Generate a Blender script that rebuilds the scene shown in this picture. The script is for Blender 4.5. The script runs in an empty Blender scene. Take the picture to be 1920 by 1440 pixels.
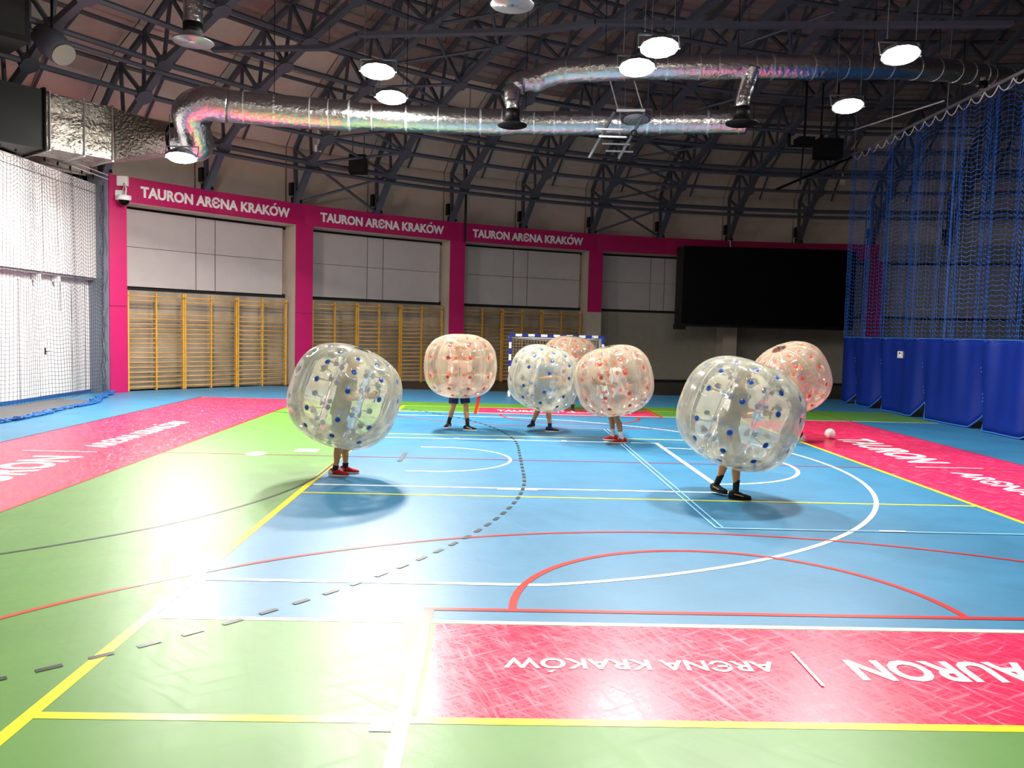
import bpy, math, random
from mathutils import Vector, Matrix
random.seed(7)
PI = math.pi
sc = bpy.context.scene
COL = sc.collection

# ------------------------------------------------------------------ camera, world, exposure
F_PX, YAW, PITCH, ROLL = 1488.583, 0.023218, -0.067038, 0.025340
CAM = Vector((2.5110, -4.2912, 2.1781))
cy, sy, cp, sp = math.cos(YAW), math.sin(YAW), math.cos(PITCH), math.sin(PITCH)
fw = Vector((sy*cp, cy*cp, sp)); rt = Vector((cy, -sy, 0)); up = rt.cross(fw)
rt, up = math.cos(ROLL)*rt + math.sin(ROLL)*up, -math.sin(ROLL)*rt + math.cos(ROLL)*up
cam_d = bpy.data.cameras.new('camera'); cam_d.sensor_width = 36.0; cam_d.lens = F_PX*36.0/1920.0
cam_d.clip_start = 0.05; cam_d.clip_end = 300
cam = bpy.data.objects.new('camera', cam_d); COL.objects.link(cam)
M = Matrix((rt, up, -fw)).transposed().to_4x4(); M.translation = CAM
cam.matrix_world = M
sc.camera = cam
world = bpy.data.worlds.new('world'); sc.world = world; world.use_nodes = True
world.node_tree.nodes['Background'].inputs[0].default_value = (0.5, 0.55, 0.7, 1)
world.node_tree.nodes['Background'].inputs[1].default_value = 0.0
sc.view_settings.view_transform = 'Standard'; sc.view_settings.look = 'None'
sc.view_settings.gamma = 1.0; sc.view_settings.use_curve_mapping = False
sc.view_settings.exposure = -0.18
sc.cycles.transparent_max_bounces = 48
sc.cycles.max_bounces = 8; sc.cycles.diffuse_bounces = 4; sc.cycles.glossy_bounces = 4
LAMP_STRENGTH = 640.0
LAMP_COLOR = (1.0, 0.965, 0.90)

# ------------------------------------------------------------------ materials
def lin(c):
    return tuple(((v/255.0)/12.92 if v/255.0 <= 0.04045 else ((v/255.0+0.055)/1.055)**2.4) for v in c)
def mat(name, rgb, rough=0.5, metal=0.0, spec=0.5, var=0.0, vscale=3.0, bump=0.0, bscale=40.0, rvar=0.0, rscale=8.0, emit=0.0, coat=0.0):
    m = bpy.data.materials.new(name); m.use_nodes = True
    nt = m.node_tree; b = nt.nodes['Principled BSDF']
    c = lin(rgb)
    b.inputs['Base Color'].default_value = (*c, 1); b.inputs['Roughness'].default_value = rough
    b.inputs['Metallic'].default_value = metal; b.inputs['Specular IOR Level'].default_value = spec
    if coat: b.inputs['Coat Weight'].default_value = coat
    tc = nt.nodes.new('ShaderNodeTexCoord')
    def noise(scale, detail=5):
        n = nt.nodes.new('ShaderNodeTexNoise'); n.inputs['Scale'].default_value = scale; n.inputs['Detail'].default_value = detail
        nt.links.new(tc.outputs['Object'], n.inputs['Vector']); return n
    if var:
        n = noise(vscale); r = nt.nodes.new('ShaderNodeMapRange')
        r.inputs[1].default_value = 0.3; r.inputs[2].default_value = 0.7; r.inputs[3].default_value = 1-var; r.inputs[4].default_value = 1+var
        nt.links.new(n.outputs['Fac'], r.inputs[0])
        v = nt.nodes.new('ShaderNodeVectorMath'); v.operation = 'SCALE'; v.inputs[0].default_value = c
        nt.links.new(r.outputs[0], v.inputs['Scale']); nt.links.new(v.outputs[0], b.inputs['Base Color'])
    if rvar:
        n = noise(rscale, 8); r = nt.nodes.new('ShaderNodeMapRange')
        r.inputs[1].default_value = 0.35; r.inputs[2].default_value = 0.65; r.inputs[3].default_value = max(0.02, rough-rvar); r.inputs[4].default_value = rough+rvar
        nt.links.new(n.outputs['Fac'], r.inputs[0]); nt.links.new(r.outputs[0], b.inputs['Roughness'])
    if bump:
        n = noise(bscale, 4); k = nt.nodes.new('ShaderNodeBump'); k.inputs['Strength'].default_value = bump; k.inputs['Distance'].default_value = 0.05
        nt.links.new(n.outputs['Fac'], k.inputs['Height']); nt.links.new(k.outputs[0], b.inputs['Normal'])
    if emit:
        b.inputs['Emission Color'].default_value = (*LAMP_COLOR, 1); b.inputs['Emission Strength'].default_value = emit
    return m
def scuffed(name, rgb, rough, amount, spec=0.5):
    """sports floor vinyl: streaky scuffs that change gloss and relief"""
    m = mat(name, rgb, rough, spec=spec, var=0.10, vscale=1.3)
    nt = m.node_tree; b = nt.nodes['Principled BSDF']; tc = [n for n in nt.nodes if n.type == 'TEX_COORD'][0]
    hs = []; k_ = 2.2 if 'pink' in name else 1.0
    for ang, s in ((0.5, 5.0*k_), (-0.7, 6.5*k_), (1.9, 4.0*k_)):
        mp = nt.nodes.new('ShaderNodeMapping'); mp.inputs['Rotation'].default_value = (0, 0, ang); mp.vector_type = 'TEXTURE'; mp.inputs['Scale'].default_value = (1/(s*0.30), 1/(s*3.0), 1)
        nt.links.new(tc.outputs['Object'], mp.inputs['Vector'])
        n = nt.nodes.new('ShaderNodeTexNoise'); n.inputs['Scale'].default_value = 1.0; n.inputs['Detail'].default_value = 6; n.inputs['Distortion'].default_value = 0.6
        nt.links.new(mp.outputs[0], n.inputs['Vector']); hs.append(n)
    mx = nt.nodes.new('ShaderNodeMath'); mx.operation = 'MAXIMUM'; nt.links.new(hs[0].outputs['Fac'], mx.inputs[0]); nt.links.new(hs[1].outputs['Fac'], mx.inputs[1])
    mx2 = nt.nodes.new('ShaderNodeMath'); mx2.operation = 'MAXIMUM'; nt.links.new(mx.outputs[0], mx2.inputs[0]); nt.links.new(hs[2].outputs['Fac'], mx2.inputs[1])
    r = nt.nodes.new('ShaderNodeMapRange'); r.inputs[1].default_value = 0.5; r.inputs[2].default_value = 0.72; r.inputs[3].default_value = rough; r.inputs[4].default_value = max(0.08, rough+amount)
    nt.links.new(mx2.outputs[0], r.inputs[0]); nt.links.new(r.outputs[0], b.inputs['Roughness'])
    k = nt.nodes.new('ShaderNodeBump'); k.inputs['Strength'].default_value = 0.06; k.inputs['Distance'].default_value = 0.01
    if 'pink' in name:      # pale rubbed strokes in the coat
        src = b.inputs['Base Color'].links[0].from_socket
        r2 = nt.nodes.new('ShaderNodeMapRange'); r2.inputs[1].default_value = 0.60; r2.inputs[2].default_value = 0.74; r2.inputs[3].default_value = 0.0; r2.inputs[4].default_value = 0.55
        nt.links.new(mx2.outputs[0], r2.inputs[0]); mc = nt.nodes.new('ShaderNodeMix'); mc.data_type = 'RGBA'
        nt.links.new(r2.outputs[0], mc.inputs[0]); nt.links.new(src, mc.inputs[6]); mc.inputs[7].default_value = (*lin((244, 150, 178)), 1)
        nt.links.new(mc.outputs[2], b.inputs['Base Color'])
    nt.links.new(mx2.outputs[0], k.inputs['Height']); nt.links.new(k.outputs[0], b.inputs['Normal'])
    return m
def bubble_mat(name, tint, haze):
    m = bpy.data.materials.new(name); m.use_nodes = True; nt = m.node_tree; nt.nodes.clear()
    N = nt.nodes.new; L = nt.links.new
    out = N('ShaderNodeOutputMaterial'); tr = N('ShaderNodeBsdfTransparent'); df = N('ShaderNodeBsdfDiffuse'); tl = N('ShaderNodeBsdfTranslucent'); gl = N('ShaderNodeBsdfGlossy')
    c = (*lin(tint), 1); df.inputs[0].default_value = c; tl.inputs[0].default_value = c; tr.inputs[0].default_value = (0.98, 0.98, 0.97, 1)
    gl.inputs['Roughness'].default_value = 0.09; gl.inputs[0].default_value = (0.9, 0.9, 0.9, 1)
    m1 = N('ShaderNodeMixShader'); m1.inputs[0].default_value = 0.58; L(df.outputs[0], m1.inputs[1]); L(tl.outputs[0], m1.inputs[2])
    lw = N('ShaderNodeLayerWeight'); lw.inputs[0].default_value = 0.35
    tc = N('ShaderNodeTexCoord'); nz = N('ShaderNodeTexNoise'); nz.inputs['Scale'].default_value = 3.5; nz.inputs['Detail'].default_value = 4
    L(tc.outputs['Object'], nz.inputs['Vector'])
    mr = N('ShaderNodeMapRange'); mr.inputs[1].default_value = 0.3; mr.inputs[2].default_value = 0.7; mr.inputs[3].default_value = haze*0.85; mr.inputs[4].default_value = haze*1.15
    L(nz.outputs['Fac'], mr.inputs[0])
    mu = N('ShaderNodeMath'); mu.operation = 'MULTIPLY_ADD'; mu.inputs[1].default_value = 0.45; L(lw.outputs['Facing'], mu.inputs[0]); L(mr.outputs[0], mu.inputs[2])
    mu.use_clamp = True
    m2 = N('ShaderNodeMixShader'); L(mu.outputs[0], m2.inputs[0]); L(tr.outputs[0], m2.inputs[1]); L(m1.outputs[0], m2.inputs[2])
    fr = N('ShaderNodeFresnel'); fr.inputs[0].default_value = 1.45
    bp = N('ShaderNodeBump'); bp.inputs['Strength'].default_value = 0.07; bp.inputs['Distance'].default_value = 0.03
    nb = N('ShaderNodeTexNoise'); nb.inputs['Scale'].default_value = 9; nb.inputs['Detail'].default_value = 3; L(tc.outputs['Object'], nb.inputs['Vector'])
    L(nb.outputs['Fac'], bp.inputs['Height']); L(bp.outputs[0], gl.inputs['Normal'])
    m3 = N('ShaderNodeMixShader'); L(fr.outputs[0], m3.inputs[0]); L(m2.outputs[0], m3.inputs[1]); L(gl.outputs[0], m3.inputs[2])
    L(m3.outputs[0], out.inputs[0])
    return m

MT = dict(
    blue=scuffed('floor_blue', (48, 116, 154), 0.41, 0.05, 0.62), green=scuffed('floor_green', (82, 134, 42), 0.43, 0.05, 0.72),
    pink=scuffed('floor_pink', (218, 36, 84), 0.26, 0.22, 0.7), black_floor=mat('floor_black', (16, 18, 22), 0.4),
    white_line=mat('line_white', (240, 242, 245), 0.35), yellow=mat('line_yellow', (242, 232, 20), 0.35), red=mat('line_red', (196, 34, 20), 0.35),
    black_line=mat('line_black', (38, 44, 40), 0.4), worn=mat('line_worn_blue', (150, 205, 245), 0.4), dimred=mat('line_dim_red', (150, 60, 80), 0.4),
    paleline=mat('line_pale', (205, 228, 200), 0.4), salmon=mat('line_salmon', (226, 74, 62), 0.35), greyline=mat('line_grey', (84, 92, 104), 0.4),
    magenta=mat('magenta_paint', (178, 8, 90), 0.45, var=0.04), wall=mat('wall_beige', (186, 174, 158), 0.7, var=0.06, vscale=1.2),
    wall_low=mat('wall_lower_tan', (150, 138, 120), 0.7, var=0.28, vscale=1.4), wall_grey=mat('wall_grey', (150, 146, 132), 0.75, var=0.05),
    panel=mat('acoustic_panel', (176, 170, 168), 0.8, var=0.04, vscale=2.0, bump=0.05, bscale=120), joint=mat('joint_black', (14, 14, 16), 0.8),
    white_wall=mat('white_wall', (232, 230, 228), 0.6, var=0.03), ledge=mat('ledge_grey', (120, 112, 118), 0.6), pilaster=mat('pilaster_grey', (120, 128, 140), 0.6),
    steel=mat('painted_steel', (82, 87, 97), 0.45, spec=0.4), steel_light=mat('galvanised', (150, 152, 155), 0.35, metal=0.6),
    roof=mat('roof_lining', (214, 200, 186), 0.7, var=0.05), roof_dark=mat('roof_deck', (150, 134, 130), 0.7, var=0.10),
    foil=mat('foil', (205, 204, 206), 0.24, metal=1.0, bump=0.55, bscale=9), foil_quilt=mat('foil_quilt', (160, 155, 145), 0.22, metal=1.0, bump=1.0, bscale=14),
    tape=mat('foil_tape', (235, 235, 235), 0.25, metal=0.8), black=mat('black_coat', (7, 8, 9), 0.5, spec=0.3), black_gloss=mat('screen_black', (4, 4, 5), 0.5, spec=0.1),
    black_unit=mat('unit_dark_green', (9, 13, 13), 0.5, spec=0.25), wood=mat('varnished_wood', (212, 160, 62), 0.4, var=0.12, vscale=6), wood_dark=mat('varnished_rung', (206, 152, 66), 0.4, var=0.12, vscale=6),
    lens=mat('lamp_lens', (255, 255, 255), 0.3, emit=LAMP_STRENGTH), housing=mat('lamp_housing', (90, 92, 96), 0.4, metal=0.5),
    netdark=mat('net_grey', (48, 52, 66), 0.7), netblue=mat('net_blue', (34, 92, 180), 0.55), fabric=mat('curtain_fabric', (6, 36, 122), 0.5, spec=0.3, var=0.10, vscale=1.0),
    white_cord=mat('cord_white', (226, 230, 238), 0.5), hem=mat('curtain_hem', (52, 110, 200), 0.5), bluecloth=mat('net_heap', (20, 84, 150), 0.6),
    goal_white=mat('goal_white', (236, 238, 240), 0.35), goal_blue=mat('goal_blue', (18, 40, 150), 0.35), goal_net=mat('goal_net', (206, 200, 186), 0.6),
    white=mat('white_plastic', (236, 236, 234), 0.4), patch_grey=mat('grey_patch', (88, 88, 92), 0.7, var=0.08),
    bubble_b=bubble_mat('pvc_clear_cool', (255, 249, 222), 0.34), bubble_o=bubble_mat('pvc_clear_warm', (254, 232, 200), 0.29), inner_b=bubble_mat('pvc_inner_cool', (250, 248, 228), 0.08), inner_o=bubble_mat('pvc_inner_warm', (252, 228, 200), 0.08),
    dot_b=mat('dot_blue', (14, 70, 160), 0.3), dot_o=mat('dot_orange', (232, 62, 26), 0.3),
    pinkball=mat('ball_pink', (232, 120, 130), 0.4), eye=mat('eye', (30, 26, 24), 0.2), lip=mat('lip', (150, 74, 66), 0.5),
)
tubes_m = MT

# ------------------------------------------------------------------ mesh builder
class MB:
    def __init__(s): s.v = []; s.f = []; s.m = []; s.k = 0
    def quad(s, pts):
        n = len(s.v); s.v += [tuple(p) for p in pts]; s.f.append(tuple(range(n, n+len(pts)))); s.m.append(s.k); return s
    def box(s, lo, hi):
        x0, y0, z0 = lo; x1, y1, z1 = hi; n = len(s.v)
        s.v += [(x0,y0,z0),(x1,y0,z0),(x1,y1,z0),(x0,y1,z0),(x0,y0,z1),(x1,y0,z1),(x1,y1,z1),(x0,y1,z1)]
        for q in ((0,3,2,1),(4,5,6,7),(0,1,5,4),(1,2,6,5),(2,3,7,6),(3,0,4,7)): s.f.append(tuple(n+i for i in q)); s.m.append(s.k)
        return s
    def obox(s, c, ax, ay, az):
        """box from centre and half-axis vectors"""
        c, ax, ay, az = Vector(c), Vector(ax), Vector(ay), Vector(az); n = len(s.v)
        for dz in (-1, 1):
            for dx, dy in ((-1,-1),(1,-1),(1,1),(-1,1)): s.v.append(tuple(c+ax*dx+ay*dy+az*dz))
        for q in ((0,3,2,1),(4,5,6,7),(0,1,5,4),(1,2,6,5),(2,3,7,6),(3,0,4,7)): s.f.append(tuple(n+i for i in q)); s.m.append(s.k)
        return s
    def beam(s, p0, p1, w, h, upv=(0,0,1)):
        p0, p1 = Vector(p0), Vector(p1); d = p1-p0; L = d.length; d = d/L; u = Vector(upv); a = d.cross(u)
        if a.length < 1e-4: a = d.cross(Vector((1,0,0)))
        a.normalize(); b = a.cross(d)
        return s.obox((p0+p1)/2, d*L/2, a*w/2, b*h/2)
    def loft(s, secs, n=12, caps=True):
        """secs: (centre, axis a, axis b)"""
        st = len(s.v)
        for c, a, b in secs:
            c, a, b = Vector(c), Vector(a), Vector(b)
            for i in range(n):
                t = 2*PI*i/n; s.v.append(tuple(c+a*math.cos(t)+b*math.sin(t)))
        for j in range(len(secs)-1):
            for i in range(n):
                k = (i+1) % n; s.f.append((st+j*n+i, st+j*n+k, st+(j+1)*n+k, st+(j+1)*n+i)); s.m.append(s.k)
        if caps:
            s.f.append(tuple(st+i for i in reversed(range(n)))); s.m.append(s.k)
            s.f.append(tuple(st+(len(secs)-1)*n+i for i in range(n))); s.m.append(s.k)
        return s
    def tube(s, pts, r, n=8, caps=True, closed=False):
        pts = [Vector(p) for p in pts]; rr = r if isinstance(r, (list, tuple)) else [r]*len(pts)
        secs = []; prev = None
        for i, p in enumerate(pts):
            d = (pts[min(i+1, len(pts)-1)]-pts[max(i-1, 0)])
            if d.length < 1e-9: d = Vector((0,0,1))
            d.normalize()
            if prev is None:
                a = d.cross(Vector((0,0,1)))
                if a.length < 1e-3: a = d.cross(Vector((0,1,0)))
            else:
                a = prev - d*prev.dot(d)
            a.normalize(); prev = a; b = d.cross(a)
            secs.append((p, a*rr[i], b*rr[i]))
        return s.loft(secs, n, caps)
    def lathe(s, prof, n=24, origin=(0,0,0)):
        o = Vector(origin); st = len(s.v)
        for r, z in prof:
            for i in range(n):
                t = 2*PI*i/n; s.v.append((o.x+r*math.cos(t), o.y+r*math.sin(t), o.z+z))
        for j in range(len(prof)-1):
            for i in range(n):
                k = (i+1) % n; s.f.append((st+j*n+i, st+j*n+k, st+(j+1)*n+k, st+(j+1)*n+i)); s.m.append(s.k)
        return s
    def ell(s, c, a, b, cc, nu=12, nv=8):
        c, a, b, cc = Vector(c), Vector(a), Vector(b), Vector(cc)
        secs = []
        for j in range(nv+1):
            th = -PI/2+PI*j/nv; k = max(math.cos(th), 0.02)
            secs.append((c+cc*math.sin(th), a*k, b*k))
        return s.loft(secs, nu)
    def mesh(s, name, mats, smooth=False):
        me = bpy.data.meshes.new(name); me.from_pydata(s.v, [], s.f)
        for m in (mats if isinstance(mats, (list, tuple)) else [mats]): me.materials.append(m)
        if any(s.m): me.polygons.foreach_set('material_index', s.m)
        if smooth: me.polygons.foreach_set('use_smooth', [True]*len(me.polygons))
        me.update(); return me
    def build(s, name, mats, parent=None, smooth=False, **kw):
        return link(name, s.mesh(name, mats, smooth), parent, **kw)
def link(name, me, parent=None, label=None, cat=None, group=None, kind=None, mw=None):
    o = bpy.data.objects.new(name, me); COL.objects.link(o)
    if mw is not None: o.matrix_basis = mw
    if parent is not None:
        o.parent = parent
        P = Matrix.Identity(4); q = parent
        while q is not None:
            P = q.matrix_basis @ P if q.parent is None else q.matrix_parent_inverse @ q.matrix_basis @ P
            q = q.parent
        o.matrix_parent_inverse = P.inverted()
    if label: o['label'] = label
    if cat: o['category'] = cat
    if group: o['group'] = group
    if kind: o['kind'] = kind
    return o
def empty(name, loc, label=None, cat=None, group=None, kind=None):
    o = bpy.data.objects.new(name, None); COL.objects.link(o); o.location = loc; o.empty_display_size = 0.2
    if label: o['label'] = label
    if cat: o['category'] = cat
    if group: o['group'] = group
    if kind: o['kind'] = kind
    return o

# ------------------------------------------------------------------ the round hall: dome centre, helpers
DC = Vector((15.726, 0.988, 0))
def pol(deg, r, z): a = math.radians(deg); return Vector((DC.x+r*math.cos(a), DC.y+r*math.sin(a), z))
def rotz(deg, loc=DC): return Matrix.Translation(loc) @ Matrix.Rotation(math.radians(deg), 4, 'Z')

# ------------------------------------------------------------------ floor and its painted court
fl = empty('floor', (4.5, 9, 0), kind='structure', label='multi-coloured sports hall floor with painted courts')
FRONT = 24.05
b = MB()
edge = [(-9.75, -9), (46, -9), (46, FRONT), (-6.6, FRONT)]
a_list = [a for a in range(150, 125, -1)]
arc = [tuple(pol(a, 31.42, 0)[:2]) for a in (143, 142, 141, 140, 139, 138, 137, 136, 135, 134, 133, 132)]
arc = [p for p in arc if p[1] < FRONT-0.05]
top = [(-9.75, -9), (46, -9), (46, FRONT)] + [(-5.9, FRONT)] + arc[::-1] + [(-9.75, 20.2)]
b.quad([(x, y, 0) for x, y in top])
n = len(top)
for i in range(n):
    p, q = top[i], top[(i+1) % n]; b.quad([(p[0], p[1], -0.1), (q[0], q[1], -0.1), (q[0], q[1], 0), (p[0], p[1], 0)])
b.build('blue_surface', MT['blue'], fl)
b = MB(); pts = [(46, FRONT, -0.012), (46, 40, -0.012), (-12, 40, -0.012), (-12, FRONT, -0.012)]; b.quad(pts); b.build('dark_floor_strip', MT['black_floor'], fl, label='black strip of floor along the far wall')
def zone(name, m, x0, y0, x1, y1, z=0.001, label=None):
    b = MB().quad([(x0,y0,z),(x1,y0,z),(x1,y1,z),(x0,y1,z)]); b.build(name, MT[m], fl, label=label)
zone('green_zone', 'green', -3.0, -9, 0.0, 19.35, label='green floor between the yellow line and the left pink band')
zone('green_zone', 'green', 0.0, -9, 9.6, 1.5, label='green floor nearest the viewer')
zone('green_zone', 'green', 0.0, 16.5, 14.4, 19.3, label='green strip at the far end of the court')
zone('pink_zone', 'pink', -6.08, -9, -3.0, 19.2, 0.0012, label='pink band with lettering along the left side')
zone('pink_zone', 'pink', 9.02, -9, 12.05, 16.5, 0.0016, label='pink band with lettering along the right side')
zone('pink_zone', 'pink', 2.13, 0.03, 6.87, 1.46, 0.0016, label='pink block with upside-down lettering nearest the viewer')
zone('pink_zone', 'pink', 2.13, 16.54, 6.87, 17.97, 0.0016, label='pink block with lettering before the goal')
LZ = [0.0024]
def line(name, m, pts, w, closed=False, z=None):
    if z is None: LZ[0] += 0.00006; z = LZ[0]
    P = [Vector((p[0], p[1])) for p in pts]; L = []; R = []
    for i, p in enumerate(P):
        d = P[min(i+1, len(P)-1)] - P[max(i-1, 0)]; d.normalize(); nn = Vector((-d.y, d.x)); s = 1.0
        if 0 < i < len(P)-1:
            d1 = (P[i]-P[i-1]).normalized(); s = 1/max(0.6, abs(Vector((-d1.y, d1.x)).dot(nn)))
        L.append(p+nn*w/2*s); R.append(p-nn*w/2*s)
    b = MB()
    for i in range(len(P)-1): b.quad([(*R[i], z), (*R[i+1], z), (*L[i+1], z), (*L[i], z)])
    return b.build(name, MT[m], fl)
def arcpts(cx, cy_, r, a0, a1, n=40): return [(cx+r*math.cos(math.radians(a0+(a1-a0)*i/n)), cy_+r*math.sin(math.radians(a0+(a1-a0)*i/n))) for i in range(n+1)]
# volleyball, yellow
line('yellow_line', 'yellow', [(0, -1.2), (0, 18.05)], 0.085)
line('yellow_line', 'yellow', [(9, -1.2), (9, 18.05)], 0.07)
line('yellow_line', 'yellow', [(0, 0), (10.5, 0)], 0.075)
for y in (6.02, 12, 18): line('yellow_line', 'yellow', [(0, y), (9, y)], 0.05)
# basketball across the hall, white
line('white_line', 'white_line', [(0, 1.5), (10.5, 1.5)], 0.06); line('white_line', 'white_line', [(0, 16.5), (14.4, 16.5)], 0.06)
rr = 6.75; ya = 9-6.6; xa = 1.575+math.sqrt(rr*rr-6.6**2); an = math.degrees(math.asin(6.6/rr))
line('white_line', 'white_line', [(0.1, ya)] + arcpts(1.575, 9, rr, -an, an, 70) + [(0.1, 18-ya)], 0.06)
line('white_line', 'white_line', [(0.06, 6.57), (5.8, 6.57)], 0.06); line('white_line', 'white_line', [(0.06, 11.43), (5.8, 11.43)], 0.06)
line('white_line', 'white_line', [(5.8, 6.54), (5.8, 11.46)], 0.08)
line('white_line', 'white_line', [(5.75, 7.2)] + arcpts(5.8, 9, 1.8, -90, 90) + [(5.75, 10.8)], 0.06)
line('white_line', 'white_line', [(1.2, 7.75)] + arcpts(1.575, 9, 1.25, -90, 90) + [(1.2, 10.25)], 0.05)
for s, y in ((-1, 6.57), (1, 11.43)):
    for x in (1.75, 3.9, 4.75): zone('lane_mark', 'white_line', x, y+s*0.03-0.03, x+0.1, y+s*0.09+0.03, 0.0031)
    zone('lane_mark', 'white_line', 2.6, y+s*0.05-0.05, 3.15, y+s*0.05+0.05, 0.0031)
# basketball along the hall, red
for s in (0, 1):
    Y = (lambda y: y) if s == 0 else (lambda y: 18-y)
    line('red_line', 'salmon' if s == 0 else 'red', [(2.05, Y(-4.2)), (2.05, Y(1.8))], 0.085)
    line('red_line', 'red', [(6.95, Y(-4.2)), (6.95, Y(1.8))], 0.07)
    line('red_line', 'red', [(2.01, Y(1.77)), (6.99, Y(1.77))], 0.06)
    line('red_line', 'red', [(x, Y(y)) for x, y in arcpts(4.5, 1.77, 1.8, 180, 0)], 0.065)
    a0 = math.degrees(math.acos(6.6/6.75))
    line('red_line', 'red', [(-2.1, Y(-4))]+[(x, Y(y)) for x, y in arcpts(4.5, -2.45, 6.75, 180-a0, a0, 70)]+[(11.1, Y(-4))], 0.05)
line('red_line', 'dimred', [(-3, 9), (12, 9)], 0.045)
line('red_line', 'red', [(-3.0, -9), (-3.0, 19.3)], 0.05); line('red_line', 'dimred', [(12.02, -9), (12.02, 19.2)], 0.05)
line('black_line', 'black_line', [(-6.09, -9), (-6.09, 19.2)], 0.04)
line('pale_line', 'salmon', [(11.0, -2), (11.0, 13.0)], 0.03)
# handball, black
line('black_line', 'black_line', arcpts(-6, 7.5, 6, -80, 0, 40)+arcpts(-6, 10.5, 6, 0, 80, 40), 0.045)
def dash(cx, cy_, r, a0, a1):
    step = math.degrees(0.30/r); a = a0
    while a < a1: line('line_dash', 'black_line', arcpts(cx, cy_, r, a, a+step*0.5, 2), 0.05); a += step
dash(-6, 7.5, 9, -62, 0)
y = 7.6
while y < 10.45: line('line_dash', 'black_line', [(3, y), (3, y+0.15)], 0.05); y += 0.3
dash(-6, 10.5, 9, 0.5, 66)
line('penalty_mark', 'greyline', [(1.0, 8.6), (1.0, 9.5)], 0.07)
b = MB(); b.quad([(-1.46+0.17*math.cos(t*PI/10), 9.06+0.22*math.sin(t*PI/10), 0.0042) for t in range(20)]); b.build('white_spot', MT['paleline'], fl)
zone('tape_patch', 'paleline', -0.92, 9.38, -0.52, 9.72, 0.004)
zone('tape_patch', 'paleline', 1.88, -0.13, 2.0, -0.04, 0.004)
# worn badminton lines
line('worn_line', 'worn', [(4.0, 13.57), (5.0, 13.57)], 0.04); line('worn_line', 'worn', [(5.03, 13.59), (5.07, 4.53)], 0.022); line('worn_line', 'worn', [(5.11, 13.57), (5.15, 4.55)], 0.022)
line('worn_line', 'worn', [(5.07, 4.52), (8.98, 4.50)], 0.03); line('white_dash', 'white_line', [(6.95, 4.53), (7.25, 4.53)], 0.05)

# ---- lettering
def raw_text(name, txt, bold):
    cu = bpy.data.curves.new(name, 'FONT'); cu.body = txt; cu.size = 1.0; cu.extrude = 0.01; cu.offset = bold; cu.resolution_u = 3
    o = bpy.data.objects.new(name, cu); COL.objects.link(o)
    dg = bpy.context.evaluated_depsgraph_get(); me = bpy.data.meshes.new_from_object(o.evaluated_get(dg))
    bpy.data.objects.remove(o); bpy.data.curves.remove(cu)
    return me
def xmax(txt, bold):
    me = raw_text('probe', txt, bold); x = max(v.co.x for v in me.vertices); bpy.data.meshes.remove(me); return x
def text_mesh(name, txt, w, h, m, depth=0.004, bold=0.02, center=False):
    me = raw_text(name, txt.replace('Ó', 'O'), bold)
    if 'Ó' in txt:      # the acute stroke over the O, as a mesh of its own shape
        i = txt.index('Ó'); x0, x1 = xmax(txt[:i], bold), xmax(txt[:i]+'O', bold); c = (x0+x1)/2+0.02; t = 0.05+bold
        vs = [v.co[:] for v in me.vertices]; fs = [tuple(p.vertices) for p in me.polygons]; n0 = len(vs)
        q = [(c-0.10, 0.80), (c-0.10+t*1.7, 0.80), (c+0.10+t, 0.96), (c+0.10-t, 0.96)]
        for z in (-0.01, 0.01): vs += [(x, y, z) for x, y in q]
        fs += [(n0+4, n0+5, n0+6, n0+7), (n0+3, n0+2, n0+1, n0)]+[(n0+k, n0+(k+1) % 4, n0+4+(k+1) % 4, n0+4+k) for k in range(4)]
        me = bpy.data.meshes.new(name); me.from_pydata(vs, [], fs)
    xs = [v.co.x for v in me.vertices]; ys = [v.co.y for v in me.vertices]
    cap = 0.729
    x0, x1 = min(xs), max(xs)
    for v in me.vertices:
        v.co.x = (v.co.x-x0)/(x1-x0)*w; v.co.y = v.co.y/cap*h; v.co.z = (v.co.z/0.01*0.5+0.5)*depth
    me.materials.clear(); me.materials.append(m)
    return me
def floor_text(txt, start, direction, w, h, bold=0.02):
    d = Vector((*direction, 0)).normalized(); u = Vector((-d.y, d.x, 0))
    m = Matrix((d, u, Vector((0,0,1)))).transposed().to_4x4(); m.translation = (start[0], start[1], 0.0042)
    link('floor_lettering', text_mesh('floor_lettering', txt, w, h, MT['white_line'], 0.0006, bold), fl, mw=m)
floor_text('TAURON', (6.32, 0.90), (-1, 0), 1.40, 0.31, 0.03); floor_text('ARЄNA KRAKÓW', (4.42, 0.86), (-1, 0), 1.80, 0.16, 0.02)
line('floor_lettering', 'white_line', [(4.62, 1.03), (4.62, 0.5)], 0.022)
floor_text('TAURON', (10.02, 12.86), (0, -1), 3.22, 0.74, 0.03); floor_text('ARЄNA KRAKÓW', (10.16, 8.66), (0, -1), 4.3, 0.44, 0.02)
line('floor_lettering', 'white_line', [(9.82, 9.12), (11.0, 9.12)], 0.04)
floor_text('TAURON', (-4.02, 5.2), (0, 1), 3.2, 0.74, 0.03); floor_text('ARЄNA KRAKÓW', (-4.12, 9.35), (0, 1), 3.9, 0.42, 0.02)
line('floor_lettering', 'white_line', [(-5.2, 8.84), (-4.0, 8.84)], 0.04)
floor_text('TAURON', (2.62, 17.0), (1, 0), 1.40, 0.40, 0.03); floor_text('ARЄNA KRAKÓW', (4.5, 17.02), (1, 0), 1.8, 0.22, 0.02)
line('floor_lettering', 'white_line', [(4.28, 16.9), (4.28, 17.6)], 0.03)

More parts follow.
